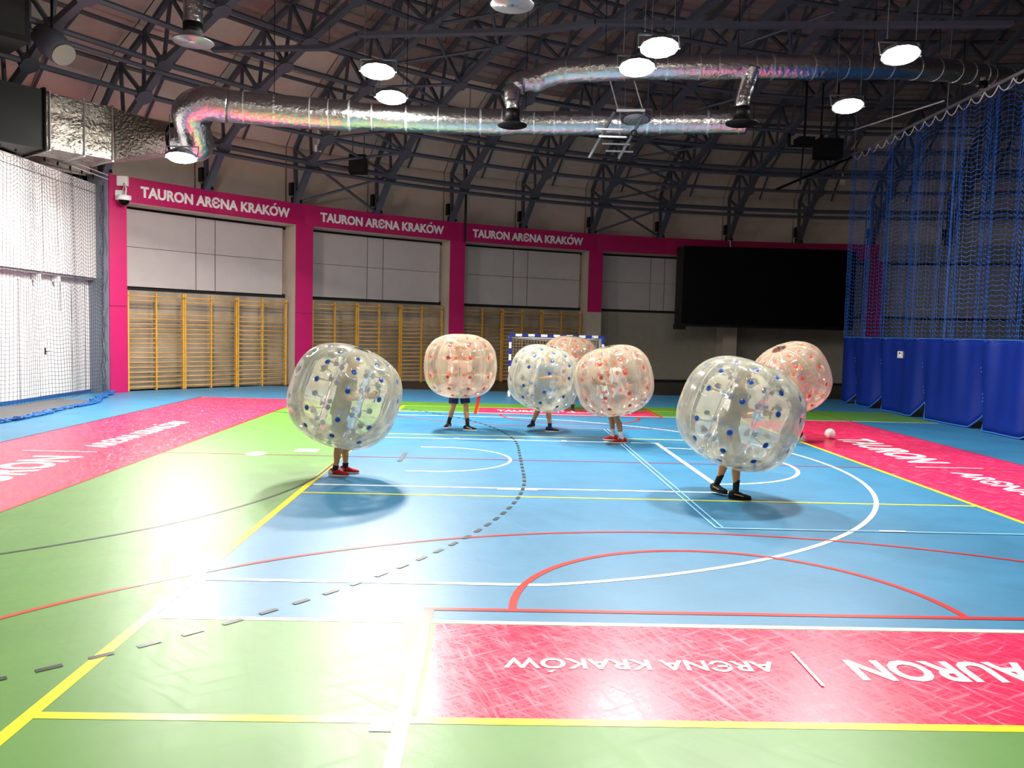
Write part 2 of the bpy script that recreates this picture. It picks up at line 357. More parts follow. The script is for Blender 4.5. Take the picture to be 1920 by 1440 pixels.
# ------------------------------------------------------------------ far wall: round, columns every 12 degrees
wf = empty('wall_far', tuple(pol(119, 31.4, 0)), kind='structure', label='curved far wall of columns, panels and magenta band')
CA = [142.4, 130.37, 118.45, 106.55, 94.5, 82.4, 70.4, 58.4]
HW = 0.61
Z0, Z1, Z2 = 0.0, 5.75, 6.5
RF, RB = 31.05, 31.9
def wedge(b, a0, a1, r0, r1, z0, z1, n=1):
    for i in range(n):
        p, q = a0+(a1-a0)*i/n, a0+(a1-a0)*(i+1)/n
        c = [pol(p, r0, z0), pol(q, r0, z0), pol(q, r1, z0), pol(p, r1, z0), pol(p, r0, z1), pol(q, r0, z1), pol(q, r1, z1), pol(p, r1, z1)]
        k = len(b.v); b.v += [tuple(x) for x in c]
        for f in ((0,3,2,1),(4,5,6,7),(0,1,5,4),(1,2,6,5),(2,3,7,6),(3,0,4,7)): b.f.append(tuple(k+j for j in f)); b.m.append(b.k)
    return b
for i, a in enumerate(CA):
    aL = min(a+HW, 142.78)
    zb = 3.09 if a in (106.55, 94.5) else 0.0
    mid = 2.62
    if a >= 82:
        if zb < mid:
            wedge(MB(), a-HW, aL, RF, RF+0.05, zb, mid-0.008).build('column_cladding', MT['magenta'], wf, label='magenta column cladding')
            wedge(MB(), a-HW, aL, RF, RF+0.05, mid+0.008, Z1-0.002).build('column_cladding', MT['magenta'], wf, label='magenta column cladding')
        else:
            wedge(MB(), a-HW, aL, RF, RF+0.05, 0, zb-0.004).build('column_base', MT['wall'], wf, label='bare grey-beige foot of a column')
            wedge(MB(), a-HW, aL, RF, RF+0.05, zb, Z1-0.002).build('column_cladding', MT['magenta'], wf, label='magenta column cladding')
    else:
        wedge(MB(), a-HW, aL, RF, RB+0.1, 0, Z1).build('column_base', MT['wall_grey'], wf)
    # inner core of the column, beige jambs
    wedge(MB(), a-HW, aL, RF+0.051, RB+0.2, 0, Z1-0.01).build('column_core', MT['wall'], wf)
for i in range(len(CA)):
    a1 = CA[i]; a0 = CA[i+1] if i+1 < len(CA) else CA[i]-12
    mag = a1 > 83.5
    top_m = MT['magenta'] if mag else MT['wall_grey']
    # chords of the band, one cladding sheet per half bay
    x1 = a1
    wedge(MB(), (a1+a0)/2, x1, RF-0.02, RF+0.05, Z1, Z2).build('fascia_band', top_m, wf)
    wedge(MB(), a0, a1, RF+0.051, RB+0.1, Z1, Z2-0.01, 2).build('ring_beam', MT['wall'], wf)
    x0 = a0
    if i == 0: wedge(MB(), a1, 142.78, RF-0.02, RB+0.1, Z1, Z2).build('fascia_band', top_m, wf)
    if a1 == 94.5: wedge(MB(), a0-HW, a0, RF-0.022, RF, Z1, Z2-0.002).build('fascia_band', top_m, wf)
    wedge(MB(), x0, (a1+a0)/2, RF-0.02, RF+0.05, Z1, Z2).build('fascia_band', top_m, wf)
    # soffit and back wall of the bay
    wedge(MB(), a0+HW, a1-HW, RB, RB+0.15, 0, Z1, 4).build('bay_wall', MT['wall_low'] if a1 > 110 else MT['wall_grey'], wf, label='stained tan wall behind wall bars' if a1 > 110 else None)
    wedge(MB(), a0+HW, a1-HW, RB-0.02, RB-0.001, 3.16, 3.30, 4).build('shadow_gap', MT['joint'], wf)
    wedge(MB(), a0+HW, a1-HW, RB-0.02, RB-0.001, 5.62, Z1-0.001, 4).build('shadow_gap', MT['joint'], wf)
    c = (a0+a1)/2
    for p, q in ((c-5.12, c-0.64), (c-0.58, c+0.58), (c+0.64, c+5.12)):
        for z0, z1 in ((3.27, 4.49), (4.505, 5.66)):
            wedge(MB(), p, q, 31.8, RB-0.03, z0, z1, 2 if q-p > 2 else 1).build('acoustic_panel', MT['panel'], wf)
    wedge(MB(), c-5.0, c+5.0, RB-0.028, RB-0.021, 3.3, 5.6, 4).build('panel_backing', MT['joint'], wf)
    wedge(MB(), a0+HW, a1-HW, RF+0.01, RB, Z1-0.012, Z1-0.002).build('soffit', MT['wall'], wf)
# flat cornice and lettering on the band
def band_text(a_start, a_end, p_col, q_col):
    P, Q = pol(p_col, RF-0.02, 0), pol((p_col+q_col)/2, RF-0.02, 0)
    Q2 = pol(q_col, RF-0.02, 0)
    # letters follow the two flat sheets of the bay
    tot = (a_start-a_end); me = text_mesh('band_lettering', 'TAURON ARЄNA KRAKÓW', 1.0, 0.32, MT['white'], 0.02, 0.035)
    mid = (p_col+q_col)/2
    for v in me.vertices:
        ang = a_start-tot*v.co.x; rad = RF-0.02
        hh = (p_col-q_col)/4; half = math.radians(hh); k = math.radians(ang-(mid+hh if ang > mid else mid-hh))
        rr_ = rad*math.cos(half)/math.cos(k) - v.co.z - 0.004
        w = pol(ang, rr_, 5.965+v.co.y); v.co = w
    link('band_lettering', me, wf, label='white wall lettering')
band_text(141.06, 131.5, CA[0], CA[1]); band_text(129.3, 119.7, CA[1], CA[2]); band_text(117.3, 107.8, CA[2], CA[3])
# bare ring wall beyond the curtain and behind the viewer
b = MB(); wedge(b, -50, 47-0.0, RF, RB, 0, Z2, 16); b.build('wall_right', MT['wall_grey'], None, kind='structure', label='plain curved wall beyond the blue curtain')
b = MB(); b.box((-9.9, -9.3, 0), (40, -9.0, 14)); b.build('wall_back', MT['wall_grey'], None, kind='structure', label='plain wall behind the viewer')
# skirting
b = MB(); wedge(b, 47, 106.55-HW, RB-0.1, RB-0.005, -0.01, 0.09, 14); b.build('baseboard_far', MT['joint'], None, kind='structure', label='dark skirting at the foot of the far wall')

# ------------------------------------------------------------------ left wall
wl = empty('wall_left', (-9.7, 6, 0), kind='structure', label='white panelled wall on the left behind the net')
MB().box((-10.0, -9, 0), (-9.7, 20.32, 3.2)).build('lower_wall', MT['white_wall'], wl)
MB().box((-10.0, -9, 3.2), (-9.72, 20.32, 6.2)).build('upper_wall', MT['white_wall'], wl)
ys = [20.2, 17.81, 17.10, 13.0, 12.3, 8.0, 7.3, 3.0, -1.5, -8.9]
for i in range(len(ys)-1):
    MB().box((-9.719, ys[i+1]+0.025, 3.43), (-9.45, ys[i]-0.025, 5.93)).build('wall_panel', MT['white_wall'], wl)
MB().box((-9.718, -8.9, 3.36), (-9.50, 20.2, 3.425)).build('panel_ledge', MT['ledge'], wl, label='grey ledge under the upper panels')
for y in (17.95, 17.0, 12.4, 7.4): MB().box((-9.699, y-0.02, 3.2), (-9.47, y+0.02, 3.355)).build('ledge_bracket', MT['white'], wl)
MB().box((-9.70, -8.9, 5.95), (-9.45, 20.3, 6.2)).build('wall_fascia', MT['white_wall'], wl)
MB().box((-9.7, -9, 0), (-9.66, 20.3, 0.09)).build('baseboard_left', MT['bluecloth'], wl)
for y in (19.7, 18.95, 18.35, 16.4, 15.5): MB().box((-9.703, y-0.012, 0.1), (-9.692, y+0.012, 3.2)).build('panel_joint', MT['ledge'], wl)
d1 = MB().box((-9.70, 17.29, 0.1), (-9.655, 18.3, 2.4)).build('door_1', MT['white_wall'], None, kind='structure', label='white flush door in the white left wall')
b = MB(); b.box((-9.655, 17.46, 1.22), (-9.64, 17.52, 1.40)); b.tube([(-9.64, 17.49, 1.30), (-9.59, 17.49, 1.30), (-9.585, 17.60, 1.30)], 0.012, 6); b.build('door_handle', MT['black'], d1, label='dark lever handle')
b = MB(); pp = [(-9.72, 19.95), (-9.04, 19.78), (-8.95, 19.95), (-9.70, 20.60)]; b.quad([(x, y, 0) for x, y in pp[::-1]]); b.quad([(x, y, 6.5) for x, y in pp])
for i in range(4): b.quad([(*pp[i], 0), (*pp[(i+1) % 4], 0), (*pp[(i+1) % 4], 6.5), (*pp[i], 6.5)])
b.build('pilaster', MT['pilaster'], wl, label='grey pilaster at the far end of the left wall')

# ------------------------------------------------------------------ dome: ribs, purlins, lining
ce = empty('ceiling', tuple(DC), kind='structure', label='dark steel ribbed dome with pale lining')
LO = [(31.05,6.52),(29.95,7.76),(28.9,8.42),(27.9,9.1),(26.5,9.57),(25.3,10.0),(23.2,10.6),(20.8,11.1),(18.2,11.6),(15.5,12.0),(12.5,12.4)]
UP = [(31.15,8.38),(30.1,9.42),(28.85,10.06),(27.56,10.79),(26.18,11.18),(24.6,11.75),(22.4,12.4),(19.8,12.9),(17.0,13.4),(14.0,13.8),(12.0,14.0)]
SH = [(31.85,6.45),(31.85,8.6),(30.65,9.75),(29.2,10.42),(27.85,11.12),(26.3,11.6),(24.7,12.15),(22.5,12.8),(19.9,13.3),(17.0,13.8),(14.0,14.2),(9.0,14.5)]
RIBS = list(range(155, 58, -6))
V3 = lambda p: Vector((p[0], 0, p[1]))
lo_m = MB()
for i in range(len(LO)-1): lo_m.beam(V3(LO[i]), V3(LO[i+1]), 0.16, 0.20, (0,1,0))
LO_ME = lo_m.mesh('lower_chord', MT['steel'])
up_m = MB().beam(V3(LO[0]), V3(UP[0]), 0.12, 0.12, (0,1,0))
for i in range(len(UP)-1): up_m.beam(V3(UP[i]), V3(UP[i+1]), 0.13, 0.13, (0,1,0))
UP_ME = up_m.mesh('upper_chord', MT['steel'])
BR = []
for i in range(1, len(UP)):
    BR.append(MB().beam(V3(UP[i-1]), V3(LO[i]), 0.09, 0.09, (0,1,0)).mesh('brace', MT['steel']))
    if i < len(UP)-0: BR.append(MB().beam(V3(UP[i]), V3(LO[i]), 0.08, 0.08, (0,1,0)).mesh('brace', MT['steel']))
GU = []
for i in range(1, len(LO)-1):
    d = (V3(LO[i+1])-V3(LO[i-1])).normalized(); nn = Vector((d.z, 0, -d.x)); c = V3(LO[i])-nn*0.0
    g = MB(); pts = []
    for k, (s, t) in enumerate(((-0.26,0.09),(-0.12,0.21),(0.12,0.21),(0.26,0.09),(0.26,-0.09),(0.12,-0.21),(-0.12,-0.21),(-0.26,-0.09))): pts.append(c+d*s+Vector((0,t,0)))
    lowr = [p+nn*0.10 for p in pts] ; upr = [p-nn*0.10 for p in pts]
    g.quad(lowr); g.quad(upr[::-1])
    for k in range(8): g.quad([lowr[k], upr[k], upr[(k+1) % 8], lowr[(k+1) % 8]])
    GU.append(g.mesh('gusset_plate', MT['steel']))
b = MB(); b.obox((31.1, 0, 6.62), (0.16,0,0), (0,0.10,0), (0,0,0.10)); b.obox((31.22, 0.03, 7.0), (0.12,0,0), (0,0.12,0), (0,0,0.22)); b.beam((30.9,-0.12,6.5),(30.9,0.05,7.0),0.05,0.08); FOOT_ME = b.mesh('bearing', MT['black'])
for a in RIBS:
    mw = rotz(a)
    rib = link('truss_rib', LO_ME, ce, mw=mw)
    link('upper_chord', UP_ME, rib, mw=mw); link('bearing', FOOT_ME, rib, mw=mw)
    for me in BR: link('brace', me, rib, mw=mw)
    for me in GU: link('gusset_plate', me, rib, mw=mw)
def ringseg(name, r, z, rad, m, a_span=6.0, n=6, twin=False):
    b = MB(); A = math.radians(a_span)
    b.tube([(r, 0, z), (r*math.cos(A), r*math.sin(A), z)], rad, n)
    if twin: b.tube([(r-0.05, 0.0, z-0.26), ((r-0.05)*math.cos(A), (r-0.05)*math.sin(A), z-0.26)], rad*0.8, n)
    return b.mesh(name, MT[m])
RS = [ringseg('purlin', LO[i][0], LO[i][1], 0.075 if i > 1 else 0.09, 'steel', twin=(i in (1, 3))) for i in range(1, len(LO)-1)] + [ringseg('purlin', UP[i][0], UP[i][1], 0.06, 'steel') for i in range(1, len(UP)-1)]
for a in RIBS[1:]:
    for me in RS: link('purlin', me, ce, mw=rotz(a))
# lining panels between ribs, corrugated deck higher up
PAN = []
for i in range(len(SH)-1):
    p, q = SH[i], SH[i+1]; b = MB(); A = math.radians(2.97); corr = q[0] < 27.0
    L = math.hypot(q[0]-p[0], q[1]-p[1]); n = max(1, int(L/0.16)) if corr else 1
    nn = Vector((q[1]-p[1], 0, -(q[0]-p[0]))).normalized()
    e = 0.01/L; row = []
    for j in range(n+1):
        t = e+(1-2*e)*j/n; o = nn*(0.05 if (j % 2 and corr) else 0.0); r = p[0]+(q[0]-p[0])*t+o.x; z = p[1]+(q[1]-p[1])*t+o.z
        row.append([(r*math.cos(s*A), r*math.sin(s*A), z) for s in (-1, 0, 1)])
    for j in range(n):
        for k in range(2): b.quad([row[j][k], row[j][k+1], row[j+1][k+1], row[j+1][k]])
    if not corr:   # turned edges give the sheet its depth
        for k in range(2): b.quad([row[0][k], row[0][k+1], tuple(Vector(row[0][k+1])-nn*0.05), tuple(Vector(row[0][k])-nn*0.05)])
    PAN.append(b.mesh('roof_panel', MT['roof_dark'] if corr else MT['roof']))
b = MB()
for i in range(1, len(SH)-2): b.beam(V3((SH[i][0]-0.10, SH[i][1]-0.06)), V3((SH[i+1][0]-0.10, SH[i+1][1]-0.06)), 0.05, 0.06, (0,1,0))
BAT = b.mesh('batten', MT['steel'])
for a in RIBS:
    for me in PAN: link('roof_panel', me, ce, mw=rotz(a-3))
    link('batten', BAT, ce, mw=rotz(a-3))
# closed shell behind the panels and over the viewer
b = MB(); st = 5
for a in range(-60, 300, st):
    for i in range(len(SH)-1):
        p, q = SH[i], SH[i+1]; o = 0.25
        b.quad([pol(a, p[0]+o, p[1]+o), pol(a+st, p[0]+o, p[1]+o), pol(a+st, q[0]+o, q[1]+o), pol(a, q[0]+o, q[1]+o)])
    b.quad([pol(a, 9.25, 14.75), pol(a+st, 9.25, 14.75), pol(0, 0.01, 15.0)])
b.build('outer_shell', MT['roof_dark'], ce, smooth=True)
# diagonal wind bracing in two bays
for a1 in (131, 107):
    for i in range(0, 8):
        for s in (0, 1):
            p = pol(a1-6*s, *LO[i]); q = pol(a1-6*(1-s), *LO[i+1])
            MB().tube([p, q], 0.05, 6).build('wind_brace', MT['steel'], ce)
# cable tray ring under the dome
tr = [(-5.2,17.6,9.45),(-2.08,17.6,9.6),(-1.14,16.6,9.6),(3.4,15.9,9.6),(4.75,15.25,9.6),(8.4,15.1,9.6),(14.4,14.5,9.6)]
for i in range(len(tr)-1):
    MB().beam(tr[i], tr[i+1], 0.22, 0.10).build('cable_tray', MT['steel'], ce)
for x, y in ((-2.1, 17.6), (1.0, 16.3), (3.4, 15.9), (8.4, 15.1)): MB().tube([(x, y, 9.6), (x, y, 12.2)], 0.012, 5).build('tray_hanger', MT['steel'], ce)
random.seed(3)
for k in range(26):
    a = random.uniform(62, 150); i = random.choice((4, 5, 6, 7, 8)); r, z = LO[i]; p = pol(a, r+0.4, z+1.0)
    MB().tube([p, p-Vector((0, 0, random.uniform(0.8, 2.0)))], 0.012, 5).build('hanger_wire', MT['black'], ce)

# ------------------------------------------------------------------ wall bars
RBAR = 31.5
rung_z = [2.97, 2.83] + [2.41-0.1533*i for i in range(16)]
WB = ['leftmost', 'middle', 'rightmost']
bayname = ['first bay beside the left wall', 'second bay behind the leftmost ball', 'third bay behind the goal']
for bi, c in enumerate((131.22, 119.22, 107.40)):
    for u in range(3):
        s = 1.70; e = [c+s*(6-2*u), c+s*(5-2*u), c+s*(4-2*u)]
        P = [pol(a, RBAR, 0) for a in e]
        wbo = empty('wall_bars', tuple(P[1]), '%s of three wooden wall bar ladders in the %s' % (WB[u], bayname[bi]), 'wall bars', 'wooden wall bars along the far wall')
        for k, p in enumerate(P):
            t = (P[2]-P[0]).normalized(); rad = Vector((-t.y, t.x, 0)); w = 0.03 if k == 1 else 0.036
            pp = p + (t*0.034 if k == 0 else (-t*0.034 if k == 2 else Vector((0,0,0))))
            MB().obox(pp+Vector((0,0,1.545)), t*w/1.6, rad*0.05, (0,0,1.545)).build('post', MT['wood'], wbo)
        me = None
        for z in rung_z:
            q0, q1 = P[0]+Vector((0,0,z)), P[2]+Vector((0,0,z))
            rad = (pol((e[0]+e[2])/2, 1, 0)-DC).normalized(); off = -rad*(0.07 if z > 2.9 else 0.0)
            MB().tube([q0+off, P[1]+Vector((0,0,z))+off, q1+off], 0.017, 6).build('rung', MT['wood_dark'], wbo, smooth=True)

# ------------------------------------------------------------------ handball goal
g = empty('handball_goal', (4.55, 22.3, 0), 'blue and white banded handball goal with net before the far wall', 'goal')
gx0, gx1, gy = 2.99, 6.15, 22.05
def banded(b, p0, p1, w, nseg, start):
    p0, p1 = Vector(p0), Vector(p1)
    for i in range(nseg):
        b.k = (i+start) % 2; b.beam(p0+(p1-p0)*i/nseg, p0+(p1-p0)*(i+1)/nseg, w, w)
    b.k = 0
for x in (gx0+0.04, gx1-0.04):
    b = MB(); banded(b, (x, gy, 0), (x, gy, 2.0), 0.08, 10, 0); b.build('goal_post', [MT['goal_white'], MT['goal_blue']], g)
b = MB(); banded(b, (gx0, gy, 2.04), (gx1, gy, 2.04), 0.08, 15, 1); b.build('crossbar', [MT['goal_white'], MT['goal_blue']], g)
for x in (gx0+0.32, gx1-0.42):
    b = MB(); b.tube([(x-0.06+0.12*t/8, gy-0.043, 2.04+0.022*math.sin(t*PI/4)) for t in range(9)], 0.008, 5); b.build('bar_emblem', MT['goal_white' if x < 4 else 'goal_blue'], g)
for x in (gx0+0.04, gx1-0.04):
    b = MB(); b.tube([(x, gy, 2.0), (x, gy+0.8, 1.95), (x, gy+1.0, 0.03), (x, gy, 0.03)], 0.02, 6); b.build('side_stay', MT['goal_white'], g)
b = MB(); b.tube([(gx0, gy+1.0, 0.03), (gx1, gy+1.0, 0.03)], 0.02, 6); b.tube([(gx0, gy+0.8, 1.95), (gx1, gy+0.8, 1.95)], 0.018, 6); b.build('rear_bar', MT['goal_white'], g)
def netgrid(b, fn, nu, nv, r, n=3):
    for i in range(nu+1): b.tube([fn(i/nu, j/nv) for j in range(nv+1)], r, n, False)
    for j in range(nv+1): b.tube([fn(i/nu, j/nv) for i in range(nu+1)], r, n, False)
b = MB()
def gback(u, v):
    y0 = gy+0.75+0.22*(1-v); return (gx0+0.06+(gx1-gx0-0.12)*u, y0-0.25*math.sin(PI*v)*math.sin(PI*u), 0.05+1.88*v)
netgrid(b, gback, 30, 20, 0.004)
netgrid(b, lambda u, v: (gx0+0.06+(gx1-gx0-0.12)*u, gy+0.04+0.72*v, 1.98-0.07*math.sin(PI*u)-0.05*v), 30, 7, 0.004)
for x in (gx0+0.05, gx1-0.05): netgrid(b, lambda u, v, x=x: (x, gy+0.04+(0.72+0.2*(1-v))*u, 0.05+1.9*v), 8, 20, 0.004)
b.build('goal_net', MT['goal_net'], g, kind='stuff')

# ------------------------------------------------------------------ black LED screen
sY = 30.1
s = empty('video_screen', (14.2, sY, 2.6), 'large black switched-off video screen hung on the far wall', 'screen')
MB().box((10.62, sY, 2.66), (18.1, sY+0.22, 6.02)).build('display', MT['black_gloss'], s)
b = MB(); b.box((10.45, sY+0.05, 2.55), (10.61, sY+0.75, 6.0)); b.box((10.35, sY+0.02, 2.42), (10.8, sY+0.5, 2.65)); b.build('side_frame', MT['black'], s)
for x in (12.5, 16.0): MB().box((x-0.1, sY+0.22, 2.7), (x+0.1, sY+1.5, 6.0)).build('wall_bracket', MT['black'], s)
b = MB(); b.box((10.5, sY+0.1, 2.56), (18.1, sY+0.6, 2.655)); b.build('bottom_rail', MT['black'], s)

# ------------------------------------------------------------------ ducts
def offset_rand(b, amp):
    for i, v in enumerate(b.v): b.v[i] = (v[0]+random.uniform(-amp, amp), v[1]+random.uniform(-amp, amp), v[2]+random.uniform(-amp, amp))
def smooth_path(pts, n=8):
    P = [Vector(p) for p in pts]; out = []
    for i in range(len(P)-1):
        p0, p1, p2, p3 = P[max(i-1,0)], P[i], P[i+1], P[min(i+2, len(P)-1)]
        for k in range(n):
            t = k/n; out.append(0.5*((2*p1)+(p2-p0)*t+(2*p0-5*p1+4*p2-p3)*t*t+(3*p1-p0-3*p2+p3)*t**3))
    out.append(P[-1]); return out
def band_at(parent, p, d, r, w=0.03):
    d = Vector(d).normalized(); MB().tube([Vector(p)-d*w/2, Vector(p)+d*w/2], r, 20).build('duct_band', MT['tape'], parent)
du = empty('ventilation_duct', (-4.7, 16.1, 7.6), 'main silver foil duct running across under the dome from the left', 'duct')
path = [(-4.3,16.12,7.6),(-2.12,16.6,7.6),(1.16,16.85,7.6),(3.66,16.82,7.6),(7.42,16.3,7.6),(8.75,16.1,7.6)]
sp_ = smooth_path(path, 12)
def rad_of(x): return 0.39 if x < -1.2 else (0.335 if x < 2.9 else 0.30)
b = MB(); b.tube(sp_, [rad_of(p.x)*(1+random.uniform(-0.012, 0.012)) for p in sp_], 24); b.build('duct_run', MT['foil'], du, smooth=True)
x = -4.0
while x < 8.6:
    i = min(range(len(sp_)-1), key=lambda k: abs(sp_[k].x-x)); t = sp_[i+1]-sp_[i]
    band_at(du, sp_[i], t, rad_of(x)+0.006, random.choice((0.02, 0.03, 0.05))); x += random.choice((0.55, 0.7, 0.85, 0.3))
el = smooth_path([(-4.3,16.12,7.6),(-4.75,16.02,7.62),(-5.22,16.08,7.42),(-5.25,16.45,7.0),(-5.32,16.78,6.76),(-5.6,16.85,6.80),(-5.95,16.84,6.88),(-6.3,16.86,6.92)], 8)
b = MB(); b.tube(el, [(0.42 if p.x > -5.9 else 0.37)*(1+random.uniform(-0.02, 0.02)) for p in el], 20); b.build('duct_elbow', MT['foil'], du, smooth=True)
dirn = Vector((0.65, 0.76, 0)).normalized(); side = Vector((-0.76, 0.65, 0)).normalized()
p_end = Vector((-7.37, 16.65, 6.95)); p_st = p_end-dirn*1.62
def rect_ring(b, c, hw, hh, off=0.0): return [c-side*hw+Vector((0,0,-hh)), c+side*hw+Vector((0,0,-hh)), c+side*hw+Vector((0,0,hh)), c-side*hw+Vector((0,0,hh))]
cs = side*0.6
b = MB(); R = [rect_ring(b, p+cs, 0.6, 0.66) for p in (p_st, p_st+dirn*0.8, p_end)]
NX, NZ = 14, 12
def face(b, A, B_, C, D, amp):
    """quilted sheet A-B-C-D"""
    for i in range(NX):
        for j in range(NZ):
            def P(u, v):
                u /= NX; v /= NZ; p = A*(1-u)*(1-v)+B_*u*(1-v)+C*u*v+D*(1-u)*v; nrm = (B_-A).cross(D-A).normalized()
                h = amp*abs(math.sin(u*PI*3+0.4*math.sin(v*9)))*abs(math.sin(v*PI*3)); return p+nrm*h
            b.quad([P(i,j), P(i+1,j), P(i+1,j+1), P(i,j+1)])
a0, a1 = R[0], R[2]
for i, j in ((0, 1), (1, 2), (2, 3), (3, 0)): face(b, a0[j], a1[j], a1[i], a0[i], 0.03)
b.build('rectangular_section', MT['foil_quilt'], du, smooth=True, label='quilted foil box section of the duct')
for k in (0.06, 0.55, 0.98):
    c = p_st+dirn*1.62*k+cs; q = rect_ring(None, c, 0.63, 0.69); b = MB()
    for i in range(4): b.beam(q[i], q[(i+1) % 4], 0.035, 0.035)
    b.build('duct_seam', MT['tape'], du)
b = MB(); tgt = Vector((-5.88, 16.82, 6.87)); dd = Vector((0.97, -0.2, 0)).normalized(); sd = Vector((0.2, 0.97, 0))
n = 24
ring0 = []; ring1 = []
for i in range(n):
    t = 2*PI*i/n; cx_, cz_ = math.cos(t), math.sin(t); m_ = max(abs(cx_), abs(cz_))
    ring0.append(p_end+cs+side*0.6*cx_/m_+Vector((0,0,0.66*cz_/m_))); ring1.append(tgt+sd*0.43*cx_+Vector((0,0,0.43*cz_)))
for i in range(n):
    k = (i+1) % n; prev = None
    for j in range(6):
        u, v = j/6, (j+1)/6; b.quad([ring0[i].lerp(ring1[i], u), ring0[k].lerp(ring1[k], u), ring0[k].lerp(ring1[k], v), ring0[i].lerp(ring1[i], v)])
b.build('transition_piece', MT['foil_quilt'], du, smooth=True)
for x in (-3.2, 0.2, 3.2, 6.8):
    i = min(range(len(sp_)), key=lambda k: abs(sp_[k].x-x)); p = sp_[i]
    MB().tube([p+Vector((0,0,0.3)), p+Vector((0,0,3.4))], 0.01, 5).build('duct_hanger', MT['black'], du)
d2 = empty('ventilation_duct', (8, 15.2, 8.6), 'second silver duct set higher, running off to the right', 'duct')
sp2 = smooth_path([(2.82,15.75,7.75),(2.80,15.8,8.1),(3.0,15.9,8.35),(3.4,15.95,8.42),(3.75,15.9,8.55),(4.3,15.75,8.62),(6.5,15.3,8.62),(9.74,15.24,8.70),(11.16,15.52,8.85),(12.74,16.02,9.05),(14.73,17.1,9.35),(17.08,18.51,9.65),(19.46,19.68,9.85)], 8)
b = MB(); b.tube(sp2, [(0.2 if p.z < 8.2 else (0.25 if p.x < 3.3 else 0.29))*(1+random.uniform(-0.015, 0.015)) for p in sp2], 22); b.build('duct_run', MT['foil'], d2, smooth=True)
x = 4.2
while x < 18:
    i = min(range(len(sp2)-1), key=lambda k: abs(sp2[k].x-x)); band_at(d2, sp2[i], sp2[i+1]-sp2[i], 0.297, random.choice((0.02, 0.03))); x += random.choice((0.5, 0.75, 0.9))
for x in (5, 8.2, 11.5): MB().tube([(x, 15.2, 8.85), (x, 15.2, 12.0)], 0.01, 5).build('duct_hanger', MT['black'], d2)
def diffuser(loc, r, stub, label, m='black'):
    o = empty('air_diffuser', loc, label, 'diffuser'); x, y, z = loc
    b = MB(); b.lathe([(0.02,-0.0),(r*0.35,-0.02),(r*0.36,0.0),(r*0.6,-0.02),(r*0.61,0.0),(r*0.85,-0.02),(r*0.86,0.0),(r,0.0),(r*1.02,0.03),(r*0.55,0.10),(r*0.5,0.2)], 28, loc); b.build('diffuser_plate', MT[m], o, smooth=True)
    b = MB(); b.tube([(x, y, z+0.15), (x, y, z+0.4)], r*0.5, 18); b.build('collar', MT['black'], o, smooth=True)
    if stub:
        b = MB(); pts = smooth_path([Vector((x, y, z+0.35))]+[Vector(loc)+Vector(s_) for s_ in stub], 6); b.tube(pts, r*0.48, 18); b.build('duct_stub', MT['foil'], o, smooth=True)
diffuser((2.82, 15.7, 7.22), 0.36, [(0, 0, 0.6)], 'round diffuser hanging under the bend of the second duct')
diffuser((8.35, 15.15, 7.3), 0.38, [(0, 0, 0.6), (0.12, 0, 1.0), (0.2, -0.1, 1.35)], 'round diffuser at the right end of the main duct')
diffuser((-4.14, 13.43, 8.2), 0.42, [(0, 0, 0.9), (-0.1, 0.2, 1.6)], 'pinkish round diffuser high up above the left bend', 'steel_light')
diffuser((2.69, 10.88, 8.2), 0.40, None, 'round diffuser at the top edge of the view', 'steel_light')
diffuser((14.95, 16.4, 8.5), 0.2, [(0, 0, 0.5)], 'small duct outlet above the curtain rail', 'steel_light')

bu = empty('air_handling_unit', (-9.2, 13.2, 6.2), 'dark air handling box at the left edge, joined to the quilted foil section', 'air unit')
c0 = p_st+cs; c1 = c0-dirn*6
b = MB(); A, B_ = rect_ring(None, c0, 0.63, 0.70), rect_ring(None, c1, 0.63, 0.70)
for i in range(4): b.quad([A[i], A[(i+1) % 4], B_[(i+1) % 4], B_[i]])
b.quad(A); b.quad(B_[::-1]); b.build('casing', MT['black_unit'], bu)
for k in (0.02, 1.3, 2.6):
    q = rect_ring(None, c0-dirn*k, 0.66, 0.73); b = MB()
    for i in range(4): b.beam(q[i], q[(i+1) % 4], 0.05, 0.05)
    b.build('flange', MT['black'] if k else MT['tape'], bu)
bb = empty('loudspeaker_cluster', (-8.2, 12.6, 8.6), 'black box cluster in the top left corner above the dark unit', 'speaker')
b = MB(); q = Vector((-8.35, 12.6, 8.75)); b.obox(q, dirn*0.9, side*0.6, (0,0,0.85)); b.build('cabinet', MT['black'], bb)
b = MB(); b.obox(q-side*0.61, dirn*0.8, side*0.02, (0,0,0.75)); b.build('grille', MT['joint'], bb)
for k in (-0.5, 0.5): MB().tube([q+dirn*k+Vector((0,0,0.85)), q+dirn*k+Vector((0,0,2.2))], 0.02, 5).build('suspension', MT['black'], bb)
hp = empty('spotlight', (-8.0, 14.6, 8.5), 'dusky grey hanging spotlight beside the black cluster', 'spotlight')
b = MB(); b.tube([(-7.7,14.9,8.35),(-8.0,15.0,8.6),(-8.3,15.1,8.85)], [0.30,0.34,0.26], 16); b.build('lamp_body', MT['steel'], hp, smooth=True)
b = MB(); b.tube([(-7.66,14.88,8.31),(-7.70,14.9,8.35)], [0.27,0.27], 16); b.build('front_glass', MT['steel_light'], hp)
b = MB(); b.tube([(-8.0,15.0,8.8),(-8.0,15.0,10.0)], 0.03, 6); b.build('hanger', MT['black'], hp)

